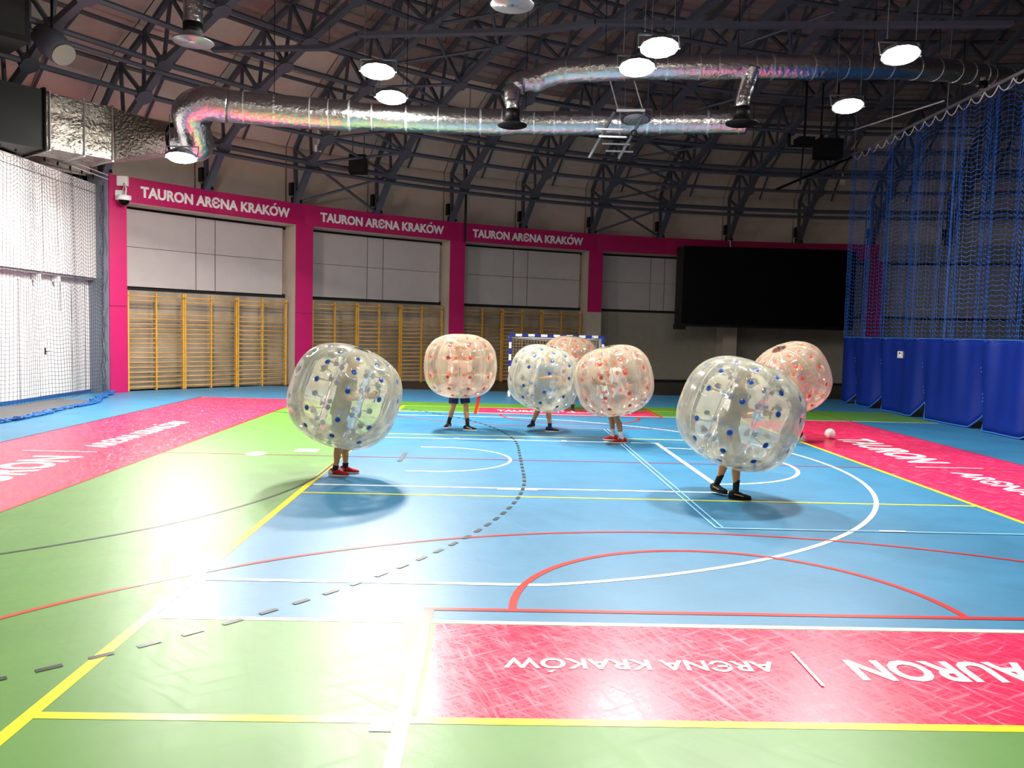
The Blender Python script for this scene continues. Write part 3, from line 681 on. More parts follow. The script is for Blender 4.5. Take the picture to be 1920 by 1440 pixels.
# ------------------------------------------------------------------ floodlights
def flood(loc, label, rot=0.0, tilt=-0.35, on=True, rod=1.6, size=(0.32, 0.24), power=1.0):
    x, y, z = loc
    o = empty('floodlight', loc, label, 'floodlight', 'floodlights under the dome')
    T = Matrix.Translation(loc) @ Matrix.Rotation(rot, 4, 'Z') @ Matrix.Rotation(tilt, 4, 'X')
    w, h = size
    b = MB(); b.loft([((0,0,0.02),(w*1.2,0,0),(0,h*1.3,0)), ((0,0,0.10),(w*1.15,0,0),(0,h*1.25,0)), ((0,0,0.24),(w*0.55,0,0),(0,h*0.55,0))], 12)
    link('lamp_housing', b.mesh('lamp_housing', MT['housing']), o, mw=T)
    b = MB(); b.lathe([(1.0, 0.0), (0.9, -0.03), (0.6, -0.055), (0.02, -0.065)], 20); b.v = [(p[0]*w, p[1]*h, p[2]) for p in b.v]
    link('lamp_lens', b.mesh('lamp_lens', mat('lamp_lens', (255, 255, 255), 0.3, emit=LAMP_STRENGTH*power) if on else MT['steel_light']), o, mw=T)
    b = MB(); b.beam((-w*1.25,0,0.02),(-w*1.25,0,0.32),0.03,0.02); b.beam((w*1.25,0,0.02),(w*1.25,0,0.32),0.03,0.02); b.beam((-w*1.25,0,0.32),(w*1.25,0,0.32),0.03,0.02)
    link('yoke', b.mesh('yoke', MT['steel_light']), o, mw=T)
    for s in (-1, 1): MB().tube([(x+s*w*0.9, y, z+0.32), (x+s*w*0.9, y, z+0.32+rod)], 0.010, 5).build('hanger_rod', MT['steel'], o)
flood((-0.15, 15.55, 7.75), 'lit floodlight in front of the main duct, left of centre', power=2.9, tilt=-0.30)
flood((-0.19, 13.6, 7.75), 'lit floodlight above and before the one by the main duct', power=1.9, tilt=-0.30)
flood((5.36, 12.7, 7.72), 'lit floodlight over the middle of the second duct', power=0.9)
flood((5.58, 11.5, 7.72), 'lit floodlight just above the pair over the second duct', power=0.9)
flood((10.36, 11.55, 7.75), 'lit floodlight at the top right, above the curtain rail', power=0.4)
flood((10.88, 15.05, 7.75), 'lit floodlight on the right, lower than the one at the top right', power=0.35)
flood((-5.4, 16.0, 6.25), 'lit floodlight under the foil bend by the left wall', rod=0.75, power=3.0, tilt=-0.24)
flood((5.93, 16.0, 7.55), 'unlit floodlight on a rod frame before the main duct', on=False, rod=1.2)
for k, (x, y) in enumerate(((-5.2, 7.0), (-0.2, 7.4), (7.4, 8.1), (3.0, 1.5), (-5.0, -1.0), (9.5, 0.5))):
    flood((x, y, 7.75), power=(0.08, 0.08, 2.0, 1.1, 0.5, 0.2)[k], tilt=(0, 0, -0.3, 0, 0, 0)[k], label='lit floodlight of the row nearer the viewer, %s' % ('first above the left pink band', 'above the yellow line', 'above the right half of the court', 'over the viewer', 'over the near left corner', 'over the near right corner')[k])

# rod frame with folded ball-stop hardware in front of the main duct
hf = empty('hanging_frame', (5.7, 15.9, 7.6), 'thin hanging rod frame with folded hoop arms before the main duct', 'frame')
b = MB(); b.tube([(5.15,15.6,8.5),(5.45,15.82,7.72)], 0.018, 6); b.tube([(5.75,15.6,8.5),(6.05,15.75,7.72)], 0.018, 6); b.build('drop_rod', MT['steel_light'], hf)
MB().beam((5.4,15.78,7.7),(6.1,15.72,7.7),0.07,0.05).build('cross_bar', MT['white'], hf)
for s in (0, 1):
    x = 5.35+0.75*s
    MB().beam((x,15.75,7.65),(x-0.55,16.15,6.6),0.05,0.06).build('fold_arm', MT['steel'], hf)
for k in range(4): MB().beam((4.9+0.1*k,15.85+0.08*k,7.25-0.16*k),(5.6+0.1*k,15.85+0.08*k,7.25-0.16*k),0.05,0.04).build('fold_link', MT['steel_light' if k < 2 else 'steel'], hf)
b = MB(); b.tube([(5.85+0.07*math.cos(t*PI/6),15.75,7.15+0.07*math.sin(t*PI/6)) for t in range(13)], 0.02, 6); b.build('pulley', MT['black'], hf)

# ------------------------------------------------------------------ small hall fittings
p = pol(127.9, 29.6, 7.9)
sp1 = empty('loudspeaker', tuple(p), 'small square black loudspeaker hanging above the second wall lettering', 'speaker')
b = MB(); b.box((p.x-0.30,p.y-0.2,p.z-0.32),(p.x+0.30,p.y+0.2,p.z+0.32)); b.build('cabinet', MT['black'], sp1)
b = MB(); b.box((p.x-0.27,p.y-0.215,p.z-0.29),(p.x+0.27,p.y-0.2,p.z+0.29)); b.build('grille', MT['joint'], sp1)
for s in (-1, 1): MB().tube([(p.x+s*0.2,p.y,p.z+0.32),(p.x+s*0.2,p.y,p.z+1.0)], 0.02, 5).build('suspension', MT['steel'], sp1)
p = pol(118.15, 30.75, 0)
b = MB(); b.tube([(p.x,p.y,5.7),(p.x,p.y,8.6)], 0.045, 6); b.build('cable_conduit', MT['black'], None, label='black vertical cable drop crossing the band beside the third lettering', cat='conduit')
cm = empty('security_camera', tuple(pol(142.25, 30.8, 5.8)), 'white dome security camera on the first magenta column', 'camera')
q = pol(142.25, 30.8, 5.8); rad = (q-Vector((DC.x,DC.y,5.8))).normalized()
b = MB(); b.obox(q+rad*0.15+Vector((0,0,0.1)), (0.10,0,0), (0,0.10,0), (0,0,0.14)); b.build('wall_mount', MT['white'], cm)
b = MB(); b.lathe([(0.02,0.1),(0.2,0.08),(0.2,-0.02),(0.16,-0.06)], 18, q-rad*0.08); b.build('housing', MT['white'], cm, smooth=True)
b = MB(); b.lathe([(0.15,-0.05),(0.13,-0.14),(0.06,-0.2),(0.01,-0.21)], 16, q-rad*0.08); b.build('dome', MT['black_gloss'], cm, smooth=True)
b = MB(); b.tube([q+rad*0.1+Vector((0.05,0,0.2)), q+Vector((0.05,0,0.45)), q-rad*0.05+Vector((0.08,0,0.3)), q-rad*0.08+Vector((0.05,0,0.1))], 0.02, 6); b.build('cable', MT['white'], cm, smooth=True)
q = pol(142.15, 30.9, 6.33); b = MB(); b.box((q.x-0.15,q.y-0.06,q.z-0.14),(q.x+0.15,q.y+0.06,q.z+0.14)); b.box((q.x-0.12,q.y-0.075,q.z-0.11),(q.x+0.12,q.y-0.06,q.z+0.11)); b.build('junction_box', MT['white'], None, label='white junction box above the security camera', cat='box')
q = pol(131.1, 29.4, 8.15); b = MB(); b.box((q.x-0.11,q.y-0.05,q.z-0.11),(q.x+0.11,q.y+0.05,q.z+0.11)); b.box((q.x-0.02,q.y-0.02,q.z+0.11),(q.x+0.02,q.y+0.02,q.z+0.6)); b.build('sensor_box', MT['white'], None, label='small white sensor box on a roof rib below the main duct', cat='sensor')
q = pol(86.7, 29.4, 8.95); b = MB(); b.box((q.x-0.11,q.y-0.05,q.z-0.11),(q.x+0.11,q.y+0.05,q.z+0.11)); b.box((q.x-0.02,q.y-0.02,q.z+0.11),(q.x+0.02,q.y+0.02,q.z+0.5)); b.build('sensor_box', MT['white'], None, label='small grey-white sensor box beside the top end of the blue net', cat='sensor')
q = pol(95.0, 30.9, 6.36); b = MB(); b.tube([(q.x-0.08,q.y,q.z+0.12),(q.x+0.03,q.y,q.z+0.12),(q.x+0.05,q.y,q.z-0.22)], 0.025, 6); b.build('bracket', MT['white'], None, label='thin white bracket on the band above the black screen', cat='bracket')
pj = empty('projector', (12.1, 20.9, 8.3), 'black projector on a pole mount left of the blue net top', 'projector')
MB().box((11.85,20.7,8.22),(12.35,21.2,8.45)).build('body', MT['black'], pj)
b = MB(); b.box((11.55,20.8,8.15),(12.65,20.9,8.2)); b.box((11.55,20.8,8.2),(11.62,20.9,8.55)); b.box((12.58,20.8,8.2),(12.65,20.9,8.55)); b.build('cradle', MT['black'], pj)
b = MB(); b.tube([(12.1,20.95,8.4),(12.1,20.95,10.5)], 0.04, 6); b.tube([(12.05,20.85,8.2),(12.0,20.85,7.0)], 0.025, 5); b.build('pole', MT['black'], pj)
wn = empty('winch_box', (13.2, 21.6, 8.3), 'black winch box between the projector and the blue net', 'winch')
MB().box((12.75,21.4,8.0),(13.55,21.9,8.6)).build('casing', MT['black'], wn)
b = MB(); b.beam((11.4,21.3,6.9),(14.4,22.7,8.3),0.07,0.07); b.build('pull_arm', MT['black'], wn)
for x in (12.9, 13.4): MB().tube([(x,21.65,8.6),(x,21.65,10.4)], 0.03, 5).build('hanger', MT['black'], wn)

# ------------------------------------------------------------------ blue dividing curtain with net above
X0, YA, YB, ZT, ZM = 14.5, -2.0, 22.9, 8.42, 2.25
cu = empty('divider_curtain', (X0, 12, 0), 'blue dividing curtain along the right side, solid below and netting above', 'curtain')
random.seed(11)
def fold(y, amp=1.0):
    k = 0.5+0.5*math.tanh((y-14.0)/3.0)     # more gathered at the far end
    return amp*((0.05+0.13*k)*math.sin(y*4.1+1.3*math.sin(y*0.9))+0.06*math.sin(y*9.7+0.5))
tips = [(13.0, 0.30), (15.15, 0.42), (17.75, 0.48), (20.3, 0.5), (10.5, 0.35), (8, 0.4), (5, 0.35), (22.0, 0.4)]
def hemz(y):
    z = 0.03
    for ty, h in tips: z = max(z, h*max(0.0, 1-abs(y-ty)/0.42)**1.3)
    return z
NY, NZ_ = 420, 14
b = MB()
grid = []
for i in range(NY+1):
    y = YA+(YB-YA)*i/NY; h = hemz(y); row = []
    for j in range(NZ_+1):
        t = j/NZ_; z = h+(ZM-h)*t; pin = sum(math.exp(-((y-ty)/0.25)**2) for ty, _ in tips)*(1-t)*0.22
        row.append((X0+fold(y, 0.14+0.22*t)+0.05*(1-t)*math.sin(y*1.7)+pin, y, z))
    grid.append(row)
st = len(b.v)
for r in grid: b.v += r
for i in range(NY):
    for j in range(NZ_):
        q = st+i*(NZ_+1)+j; b.f.append((q, q+1, q+NZ_+2, q+NZ_+1)); b.m.append(0)
o = b.build('curtain_fabric', MT['fabric'], cu, smooth=True, label='solid blue lower cloth of the curtain')
md = o.modifiers.new('thick', 'SOLIDIFY'); md.thickness = 0.006
b = MB(); b.tube([Vector(r[0])+Vector((-0.004,0,0)) for r in grid], 0.018, 5, False); b.build('hem', MT['hem'], cu, label='paler hem of the curtain')
b = MB(); b.tube([Vector(r[-1]) for r in grid], 0.014, 5, False); b.build('seam_cord', MT['hem'], cu)
for ty, h in tips:
    i = int((ty-YA)/(YB-YA)*NY)
    for zz in (0.72, 0.80, 0.90, 1.45, 1.55):
        p = grid[i][min(NZ_, int((zz-h)/(ZM-h)*NZ_)+1)]; MB().ell((p[0]-0.02, p[1], zz), (0.012,0,0), (0,0.018,0), (0,0,0.022), 8, 6).build('lacing', MT['hem'], cu)
def scallop(y): f = ((y-YA)/0.55) % 1.0; return 0.16*4*f*(1-f)
b = MB()
NYN, NZN = 300, 50
def netp(i, j):
    y = YA+(YB-YA)*i/NYN; t = j/NZN; zt = ZT-0.10-scallop(y)
    z = ZM+(zt-ZM)*t - 0.05*(i % 2)
    return (X0+fold(y, 0.75+0.15*t)+0.008*math.sin(i*2.1+j*0.8), y+0.006*math.sin(j*1.3+i), z)
for i in range(NYN+1): b.tube([netp(i, j) for j in range(NZN+1)], 0.0032, 3, False)
for j in range(NZN+1): b.tube([netp(i, j) for i in range(NYN+1)], 0.0062, 3, False)
b.build('netting', MT['netblue'], cu, kind='stuff', label='blue knotted netting above the solid cloth')
b = MB(); b.tube([(X0, YA, ZT), (X0, YB, ZT)], 0.045, 8); b.build('rail', MT['steel_light'], cu, label='pale rail')
k = 0
y = YA
while y < YB-0.3:
    b = MB(); b.tube([(X0+0.02, y+0.55*t/8, ZT-0.03-0.20*4*(t/8)*(1-t/8)) for t in range(9)], 0.013, 5, False); b.build('hanging_loop', MT['white_cord'], cu, label='white hanging loop'); y += 0.55
for y, zt in ((17.2, 11.6), (20.2, 10.8), (22.7, 10.2), (14.0, 11.8), (11.0, 12.0)): MB().tube([(X0, y, ZT), (X0, y, zt)], 0.016, 5).build('rail_hanger', MT['steel_light'], cu)
b = MB(); b.tube([(X0-0.35, 22.1, 9.05), (X0-0.1, 17.2, 8.62)], 0.02, 5); b.build('stay_rod', MT['white_cord'], cu)
b = MB(); y = 19.01; x = min(r[10][0] for r in grid if abs(r[0][1]-y) < 0.2)-0.015
b.box((x-0.01, y-0.12, 1.66), (x+0.04, y+0.12, 1.86)); o = b.build('label_patch', MT['white'], cu, label='white rectangular label with a small dark picture')
b = MB(); b.quad([(x-0.013,y+0.07,1.78),(x-0.013,y+0.01,1.83),(x-0.013,y-0.05,1.82),(x-0.013,y-0.09,1.78),(x-0.013,y-0.04,1.79)]); b.quad([(x-0.013,y+0.09,1.73),(x-0.013,y+0.06,1.755),(x-0.013,y+0.04,1.73)]); b.quad([(x-0.013,y+0.08,1.69),(x-0.013,y-0.08,1.69),(x-0.013,y-0.08,1.68),(x-0.013,y+0.08,1.68)]); b.build('label_print', MT['black'], o)

# ------------------------------------------------------------------ left safety net
ln = empty('safety_net', (-9.2, 14, 0), 'grey safety net hanging before the white left wall', 'net')
LYA, LYB = 5.0, 20.15
NYL, NZL = 150, 58
def lnp(i, j):
    u = i/NYL; y = LYA+(LYB-LYA)*u; t = j/NZL; f = ((y-LYA)/0.62) % 1.0
    y += 0.35*(1-t)*math.sin(y*0.8)*min(1, (LYB-y)/2)*0.5
    zt = 6.05+0.018*(y-LYA)-0.22*4*f*(1-f)
    x = -9.2+0.07*math.sin(y*3.3)+0.10*(1-t)*math.sin(y*1.1+1)
    return (x, y, 0.05+(zt-0.05)*t)
b = MB()
for i in range(NYL+1): b.tube([lnp(i, j) for j in range(NZL+1)], 0.0055, 3, False)
for j in range(NZL+1): b.tube([lnp(i, j) for i in range(NYL+1)], 0.0055, 3, False)
# gathered far edge
for k in range(26):
    y = 19.75+0.02*k; xx = -9.2+random.uniform(-0.12, 0.12)
    b.tube([(xx+0.04*math.sin(j*1.1+k), y+0.03*math.sin(j*0.9+k*2), 0.05+6.1*j/40) for j in range(41)], 0.006, 3, False)
b.build('netting', MT['netdark'], ln, kind='stuff')
b = MB(); b.tube([(-9.2, LYA, 6.12), (-9.2, 20.2, 6.42)], 0.02, 6); b.build('top_cable', MT['steel_light'], ln)
y = LYA
while y < LYB:
    MB().box((-9.215, y-0.025, 6.02+0.018*(y-LYA)), (-9.185, y+0.025, 6.14+0.018*(y-LYA))).build('hook', MT['black'], ln); y += 0.62
b = MB(); b.tube([(-9.2, 18.0, 6.5), (-9.0, 20.0, 6.45), (-8.4, 20.75, 6.18)], 0.014, 5); b.build('stay_cable', MT['white_cord'], ln); b = MB(); b.tube([(-9.2, 18.0, 6.38), (-9.0, 20.0, 6.33), (-8.4, 20.75, 6.08)], 0.014, 5); b.build('stay_cable', MT['white_cord'], ln)
random.seed(5)
hp_ = smooth_path([(-7.9,11.6,0.03),(-7.72,12.4,0.03),(-7.69,13.4,0.03),(-7.9,15.2,0.03),(-7.9,16.4,0.03),(-8.2,17.4,0.04),(-8.6,18.6,0.04),(-8.9,19.6,0.06)], 10)
b = MB()
for s in range(7): b.tube([p+Vector((random.uniform(-0.12,0.12), random.uniform(-0.15,0.15), random.uniform(-0.01,0.03))) for p in hp_], 0.02, 5)
b.build('net_hem_heap', MT['bluecloth'], ln, kind='stuff', label='blue net hem lying in a heap on the floor')
b = MB(); poly = [(-9.4,11.5),(-7.85,11.6),(-7.7,12.4),(-7.69,13.43),(-7.91,16.43),(-8.14,17.3),(-9.37,17.47)]  # thin dark grey patch laid over the blue floor
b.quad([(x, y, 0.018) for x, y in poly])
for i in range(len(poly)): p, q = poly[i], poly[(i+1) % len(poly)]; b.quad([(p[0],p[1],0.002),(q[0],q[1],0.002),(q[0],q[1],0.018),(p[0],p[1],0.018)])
b.build('floor_patch', MT['patch_grey'], None, label='flat grey patch on the blue floor at the foot of the left net', cat='mat')

# ------------------------------------------------------------------ football
fb = empty('football', (9.864, 12.74, 0.115), 'white and pink football lying on the right pink band', 'ball')
fb.location = (9.864, 12.74, 0.115)
b = MB(); b.ell(fb.location, (0.113,0,0), (0,0.113,0), (0,0,0.113), 24, 16); b.build('cover', MT['white'], fb, smooth=True)
dirs = [Vector((0.85,-0.5,0.1)), Vector((-0.2,-0.75,-0.65)), Vector((0.5,-0.4,-0.75)), Vector((-0.9,-0.1,-0.4)), Vector((0.2,0.9,0.3))]
for d in dirs:
    d.normalize(); a = d.cross(Vector((0,0,1))).normalized(); c_ = d.cross(a); b = MB()
    ctr = Vector(fb.location)
    for k in range(5):
        t0, t1 = 2*PI*k/5, 2*PI*(k+1)/5
        pA = ctr+((d*1.0+a*0.42*math.cos(t0)+c_*0.42*math.sin(t0)).normalized())*0.1145; pB = ctr+((d*1.0+a*0.42*math.cos(t1)+c_*0.42*math.sin(t1)).normalized())*0.1145
        b.quad([ctr+d*0.1165, pA, pB])
    b.build('panel', MT['pinkball'], fb, smooth=True)

# ------------------------------------------------------------------ inflatable bumper balls
NCOL, ROWS = 10, [-60, -36, -12, 12, 36, 60]
BA, BBv, PEX = 0.80, 0.71, 2.6
def prof(th):
    c, s_ = math.cos(th), math.sin(th)
    r = BA*(abs(c)**(2/PEX)); z = BBv*(abs(s_)**(2/PEX))*(1 if s_ >= 0 else -1)
    return r, z
DOTS = []
for ri, th in enumerate(ROWS):
    for k in range(NCOL):
        DOTS.append((math.radians(th), 2*PI*(k+0.5)/NCOL))
def ball_mesh():
    NU, NV = 120, 64; b = MB(); thm = math.radians(83)
    P3 = []
    for th, ph in DOTS:
        r, z = prof(th); P3.append(Vector((r*math.cos(ph), r*math.sin(ph), z)))
    for j in range(NV+1):
        th = -thm+2*thm*j/NV; r, z = prof(th)
        for i in range(NU):
            ph = 2*PI*i/NU; p = Vector((r*math.cos(ph), r*math.sin(ph), z)); k = 1.0
            nrm = Vector((math.cos(ph)*math.cos(th), math.sin(ph)*math.cos(th), math.sin(th)))
            d = min((p-q).length_squared for q in P3)
            dimp = 0.040*math.exp(-d/0.0045)
            seam = 0.005*math.exp(-((((ph/(2*PI))*NCOL) % 1.0-0.0 if ((ph/(2*PI))*NCOL) % 1.0 < 0.5 else 1-((ph/(2*PI))*NCOL) % 1.0)/0.05)**2)
            p = p-nrm*(dimp+seam*math.cos(th)); b.v.append(tuple(p))
    for j in range(NV):
        for i in range(NU):
            k = (i+1) % NU; b.f.append((j*NU+i, j*NU+k, (j+1)*NU+k, (j+1)*NU+i)); b.m.append(0)
    # rolled lips into the hole and the inner tube
    r0, z0 = prof(thm)
    return b, r0, z0
bm_, R0, Zl = ball_mesh()
def inner_mesh():
    b = MB(); pr = [(R0, Zl), (R0*0.93, Zl-0.004), (R0*0.86, Zl-0.03), (0.29, Zl-0.09)] + [(0.275+0.012*math.sin(t*5.1), Zl-0.09-(2*Zl-0.18)*t/24) for t in range(1, 24)] + [(0.29, -Zl+0.09), (R0*0.86, -Zl+0.03), (R0*0.93, -Zl+0.004), (R0, -Zl)]
    b.lathe(pr, 40)
    for i, v in enumerate(b.v):
        a = math.atan2(v[1], v[0]); w = 1+0.03*math.sin(a*7+v[2]*9)+0.02*math.sin(a*13-v[2]*17)
        if abs(v[2]) < Zl-0.05: b.v[i] = (v[0]*w, v[1]*w, v[2])
    return b
SHELL = {c: bm_.mesh('shell', MT['bubble_'+c], True) for c in 'bo'}
INNER = {c: inner_mesh().mesh('inner_tube', MT['inner_'+c], True) for c in 'bo'}
b = MB(); b.lathe([(0.002,0.005),(0.036,0.005),(0.041,0.0),(0.036,-0.008),(0.012,-0.035),(0.006,-0.06)], 14)
DOTM = {c: b.mesh('dot', MT['dot_'+c], True) for c in 'bo'}
bs = MB()
for k in range(NCOL):
    ph = 2*PI*k/NCOL; bs.tube([((prof(math.radians(t))[0]+0.0)*math.cos(ph)*0.988, prof(math.radians(t))[0]*math.sin(ph)*0.988, prof(math.radians(t))[1]*0.988) for t in range(-80, 81, 5)], 0.006, 4, False)
SEAM = {c: bs.mesh('seam', MT['white_cord']) for c in 'bo'}
bc = MB()
for th, ph in DOTS:
    if abs(th) < 0.8:
        r, z = prof(th); bc.tube([((r-0.08)*math.cos(ph), (r-0.08)*math.sin(ph), z), (0.30*math.cos(ph), 0.30*math.sin(ph), z*0.86)], [0.012, 0.006], 5, False)
CORD = {c: bc.mesh('tension_cord', MT['bubble_'+c], True) for c in 'bo'}
def bumper(loc, axis, c, label, W, H, spin=0.0):
    o = empty('bumper_ball', loc, label, 'bumper ball', 'clear bumper balls with %s dots' % ('blue' if c == 'b' else 'orange'))
    z = Vector(axis).normalized(); x = Vector((1,0,0)); x = (x-z*x.dot(z)).normalized(); y = z.cross(x)
    T = Matrix.Translation(loc) @ Matrix((x, y, z)).transposed().to_4x4() @ Matrix.Rotation(spin, 4, 'Z')
    T = T @ Matrix.Diagonal((W/(2*BA), W/(2*BA), H/(2*BBv), 1))
    o.matrix_basis = Matrix.Translation(loc)
    link('shell', SHELL[c], o, mw=T); link('inner_tube', INNER[c], o, mw=T, label='inner tube around the wearer'); link('seam', SEAM[c], o, mw=T); link('tension_cord', CORD[c], o, mw=T, kind='stuff')
    for th, ph in DOTS:
        r, z_ = prof(th); n_ = Vector((math.cos(ph)*math.cos(th), math.sin(ph)*math.cos(th), math.sin(th)))
        pos = Vector((r*math.cos(ph), r*math.sin(ph), z_))-n_*0.034
        q = n_.to_track_quat('Z', 'Y').to_matrix().to_4x4(); q.translation = pos
        link('dot', DOTM[c], o, mw=T @ q)
        if abs(th) < 0.8:
            q2 = Vector((math.cos(ph), math.sin(ph), 0)).to_track_quat('Z', 'Y').to_matrix().to_4x4(); q2.translation = (0.305*math.cos(ph), 0.305*math.sin(ph), z_*0.86)
            link('inner_dot', DOTM[c], o, mw=T @ q2)
    return T
def lean(dx, dy): return (math.sin(math.radians(dx)), math.sin(math.radians(dy)), 1.0)
BALLS = [
    ((0.36,7.25,1.17), lean(20,-2), 'b', 'blue-dotted bumper ball tilted right, astride the yellow sideline, leftmost of all', 1.60, 1.46, 0.15),
    ((1.79,12.85,1.39), lean(0,0), 'o', 'upright orange-dotted bumper ball before the third magenta column', 1.58, 1.39, 0.31),
    ((3.62,13.0,1.16), lean(15,-4), 'b', 'blue-dotted bumper ball before the left half of the goal', 1.58, 1.42, 0.0),
    ((4.90,11.41,1.24), lean(-14,-3), 'o', 'orange-dotted bumper ball tilted left, before the right post of the goal', 1.56, 1.38, 0.2),
    ((4.60,17.5,1.37), lean(4,-3), 'o', 'orange-dotted bumper ball half hidden inside the goal mouth', 1.58, 1.40, 0.1),
    ((5.84,6.30,1.14), lean(19,-5), 'b', 'large blue-dotted bumper ball on the right of the court, nearest of all', 1.64, 1.46, 0.25),
    ((8.74,12.19,1.33), lean(-33,-12), 'o', 'orange-dotted bumper ball tilted far left, beside the blue curtain', 1.58, 1.42, 0.05),
]
BT = [bumper(*x) for x in BALLS]

# ------------------------------------------------------------------ players
SKIN = mat('skin', (204, 140, 88), 0.5, var=0.06, vscale=9); SKIN2 = mat('skin_tan', (178, 118, 76), 0.5, var=0.06, vscale=9)
def remesh(b, name, m, vox, smooth_it=3):
    me = b.mesh(name, m); o = bpy.data.objects.new(name, me); COL.objects.link(o)
    md = o.modifiers.new('r', 'REMESH'); md.mode = 'VOXEL'; md.voxel_size = vox
    s2 = o.modifiers.new('s', 'SMOOTH'); s2.iterations = smooth_it; s2.factor = 0.4
    dg = bpy.context.evaluated_depsgraph_get(); dg.update()
    m2 = bpy.data.meshes.new_from_object(o.evaluated_get(dg)); bpy.data.objects.remove(o)
    m2.materials.clear(); m2.materials.append(m); m2.polygons.foreach_set('use_smooth', [True]*len(m2.polygons))
    m2.polygons.foreach_set('material_index', [0]*len(m2.polygons)); m2.name = name
    return m2
def ik(h, a, l1, l2, bend):
    d = a-h; L = d.length
    if L > (l1+l2)*0.995: L = (l1+l2)*0.995
    x = (l1*l1-l2*l2+L*L)/(2*L); hgt = math.sqrt(max(0, l1*l1-x*x)); u = d.normalized(); w = (bend-u*bend.dot(u)).normalized()
    return h+u*x+w*hgt
def person(label, pel, face, spine, feet, shirt, shorts, skin, hair, sock, shoe, sole, heel=None, sockh=0.14, mark=None):
    a = math.radians(face); f = Vector((math.cos(a), math.sin(a), 0)); l = Vector((-f.y, f.x, 0)); s = Vector(spine).normalized()
    f = (f-s*f.dot(s)).normalized(); l = s.cross(f)
    P = Vector((pel[0], pel[1], pel[2]))
    o = empty('person', (pel[0], pel[1], 0), label, 'person', 'players inside bumper balls')
    b = MB()
    sec = [(-0.06,0.12,0.10),(0.0,0.165,0.118),(0.10,0.158,0.112),(0.20,0.142,0.105),(0.32,0.156,0.115),(0.42,0.172,0.12),(0.49,0.165,0.105),(0.535,0.10,0.08),(0.57,0.06,0.062),(0.64,0.056,0.060)]
    b.loft([(P+s*t, l*w, f*d) for t, w, d in sec], 18)
    hc = P+s*0.735
    b.loft([(hc+s*t+f*fo, l*w, f*d) for t, w, d, fo in ((-0.118,0.030,0.035,0.035),(-0.10,0.048,0.062,0.022),(-0.06,0.064,0.084,0.010),(0.0,0.074,0.094,0.0),(0.05,0.077,0.098,-0.004),(0.09,0.064,0.084,-0.008),(0.118,0.034,0.045,-0.01))], 18)
    b.loft([(hc+f*0.088+s*0.02, l*0.010, s*0.012), (hc+f*0.108-s*0.02, l*0.016, s*0.018), (hc+f*0.088-s*0.035, l*0.016, s*0.01)], 8)
    for sd in (-1, 1): b.ell(hc+l*sd*0.077-s*0.005-f*0.005, l*0.010, f*0.018, s*0.030, 8, 6)
    legs = []
    for k, (fx, fy, fz, fd) in enumerate(feet):
        sd = 1 if k == 0 else -1
        hip = P+l*sd*0.10-s*0.03; ank = Vector((fx, fy, fz+0.10)); kn = ik(hip, ank, 0.43, 0.42, Vector((math.cos(a), math.sin(a), 0)))
        T1 = [hip.lerp(kn, t) for t in (0, 0.25, 0.5, 0.75, 1)]
        sh = (ank-kn); back = -Vector((math.cos(a), math.sin(a), 0)); back = (back-sh.normalized()*back.dot(sh.normalized())).normalized()
        T2 = [kn.lerp(ank, t)+back*bo for t, bo in ((0.12,0.004),(0.28,0.018),(0.45,0.014),(0.65,0.004),(0.85,0.0),(1.0,0.0))]
        b.tube(T1+T2+[ank-Vector((0,0,0.05))], [0.090,0.085,0.075,0.064,0.057,0.053,0.060,0.057,0.046,0.036,0.037,0.034], 14)
        legs.append((hip, kn, ank, fd, fz))
    # arms reaching for the inner handles
    hands = []
    for sd in (1, -1):
        S = P+s*0.465+l*sd*0.178; E = S+f*0.10+l*sd*0.035-s*0.255; Wr = E+f*0.225-l*sd*0.055+s*0.085; hd = (f*0.9-l*sd*0.15+s*0.25).normalized()
        b.tube([S-l*sd*0.03, S, S.lerp(E, 0.4), S.lerp(E, 0.8), E, E.lerp(Wr, 0.3), E.lerp(Wr, 0.7), Wr, Wr+hd*0.03], [0.058,0.056,0.050,0.042,0.040,0.042,0.034,0.027,0.028], 12)
        pl = Wr+hd*0.075; u = s.cross(hd).normalized()
        b.ell(pl, hd*0.052, s*0.042, u*0.017, 10, 6)
        for q, ln_ in enumerate((0.068, 0.078, 0.073, 0.058)):
            base = pl+hd*0.042+s*(0.030-0.020*q); k1 = base+hd*ln_*0.45-u*sd*0.012*-1; k2 = k1+(hd*0.15+u*sd*0.9).normalized()*ln_*0.35; k3 = k2+(-hd*0.75+u*sd*0.5).normalized()*ln_*0.32
            b.tube([base-hd*0.01, base, k1, k2, k3], [0.0105,0.0100,0.0095,0.0090,0.0080], 8)
        tb = pl-hd*0.025+s*0.036; b.tube([tb, tb+hd*0.03+s*0.02, tb+hd*0.055+s*0.018+u*sd*0.02], [0.013,0.0115,0.009], 8)
        hands.append((pl+hd*0.066+u*sd*0.022, s))
    link('body', remesh(b, 'body', skin, 0.0095), o)
    for sd in (-1, 1): MB().ell(hc+f*0.086+l*sd*0.030+s*0.012, l*0.011, f*0.010, s*0.007, 8, 6).build('eye', MT['eye'], o, smooth=True)
    MB().ell(hc+f*0.084-s*0.062, l*0.024, f*0.010, s*0.007, 8, 6).build('mouth', MT['lip'], o, smooth=True)
    b = MB(); b.loft([(hc+s*t-f*bo, l*w, f*d) for t, w, d, bo in ((-0.05,0.070,0.060,0.045),(0.0,0.082,0.082,0.024),(0.05,0.085,0.098,0.012),(0.09,0.074,0.092,0.012),(0.12,0.046,0.06,0.012),(0.130,0.012,0.016,0.012))], 18); b.build('hair', hair, o, smooth=True)
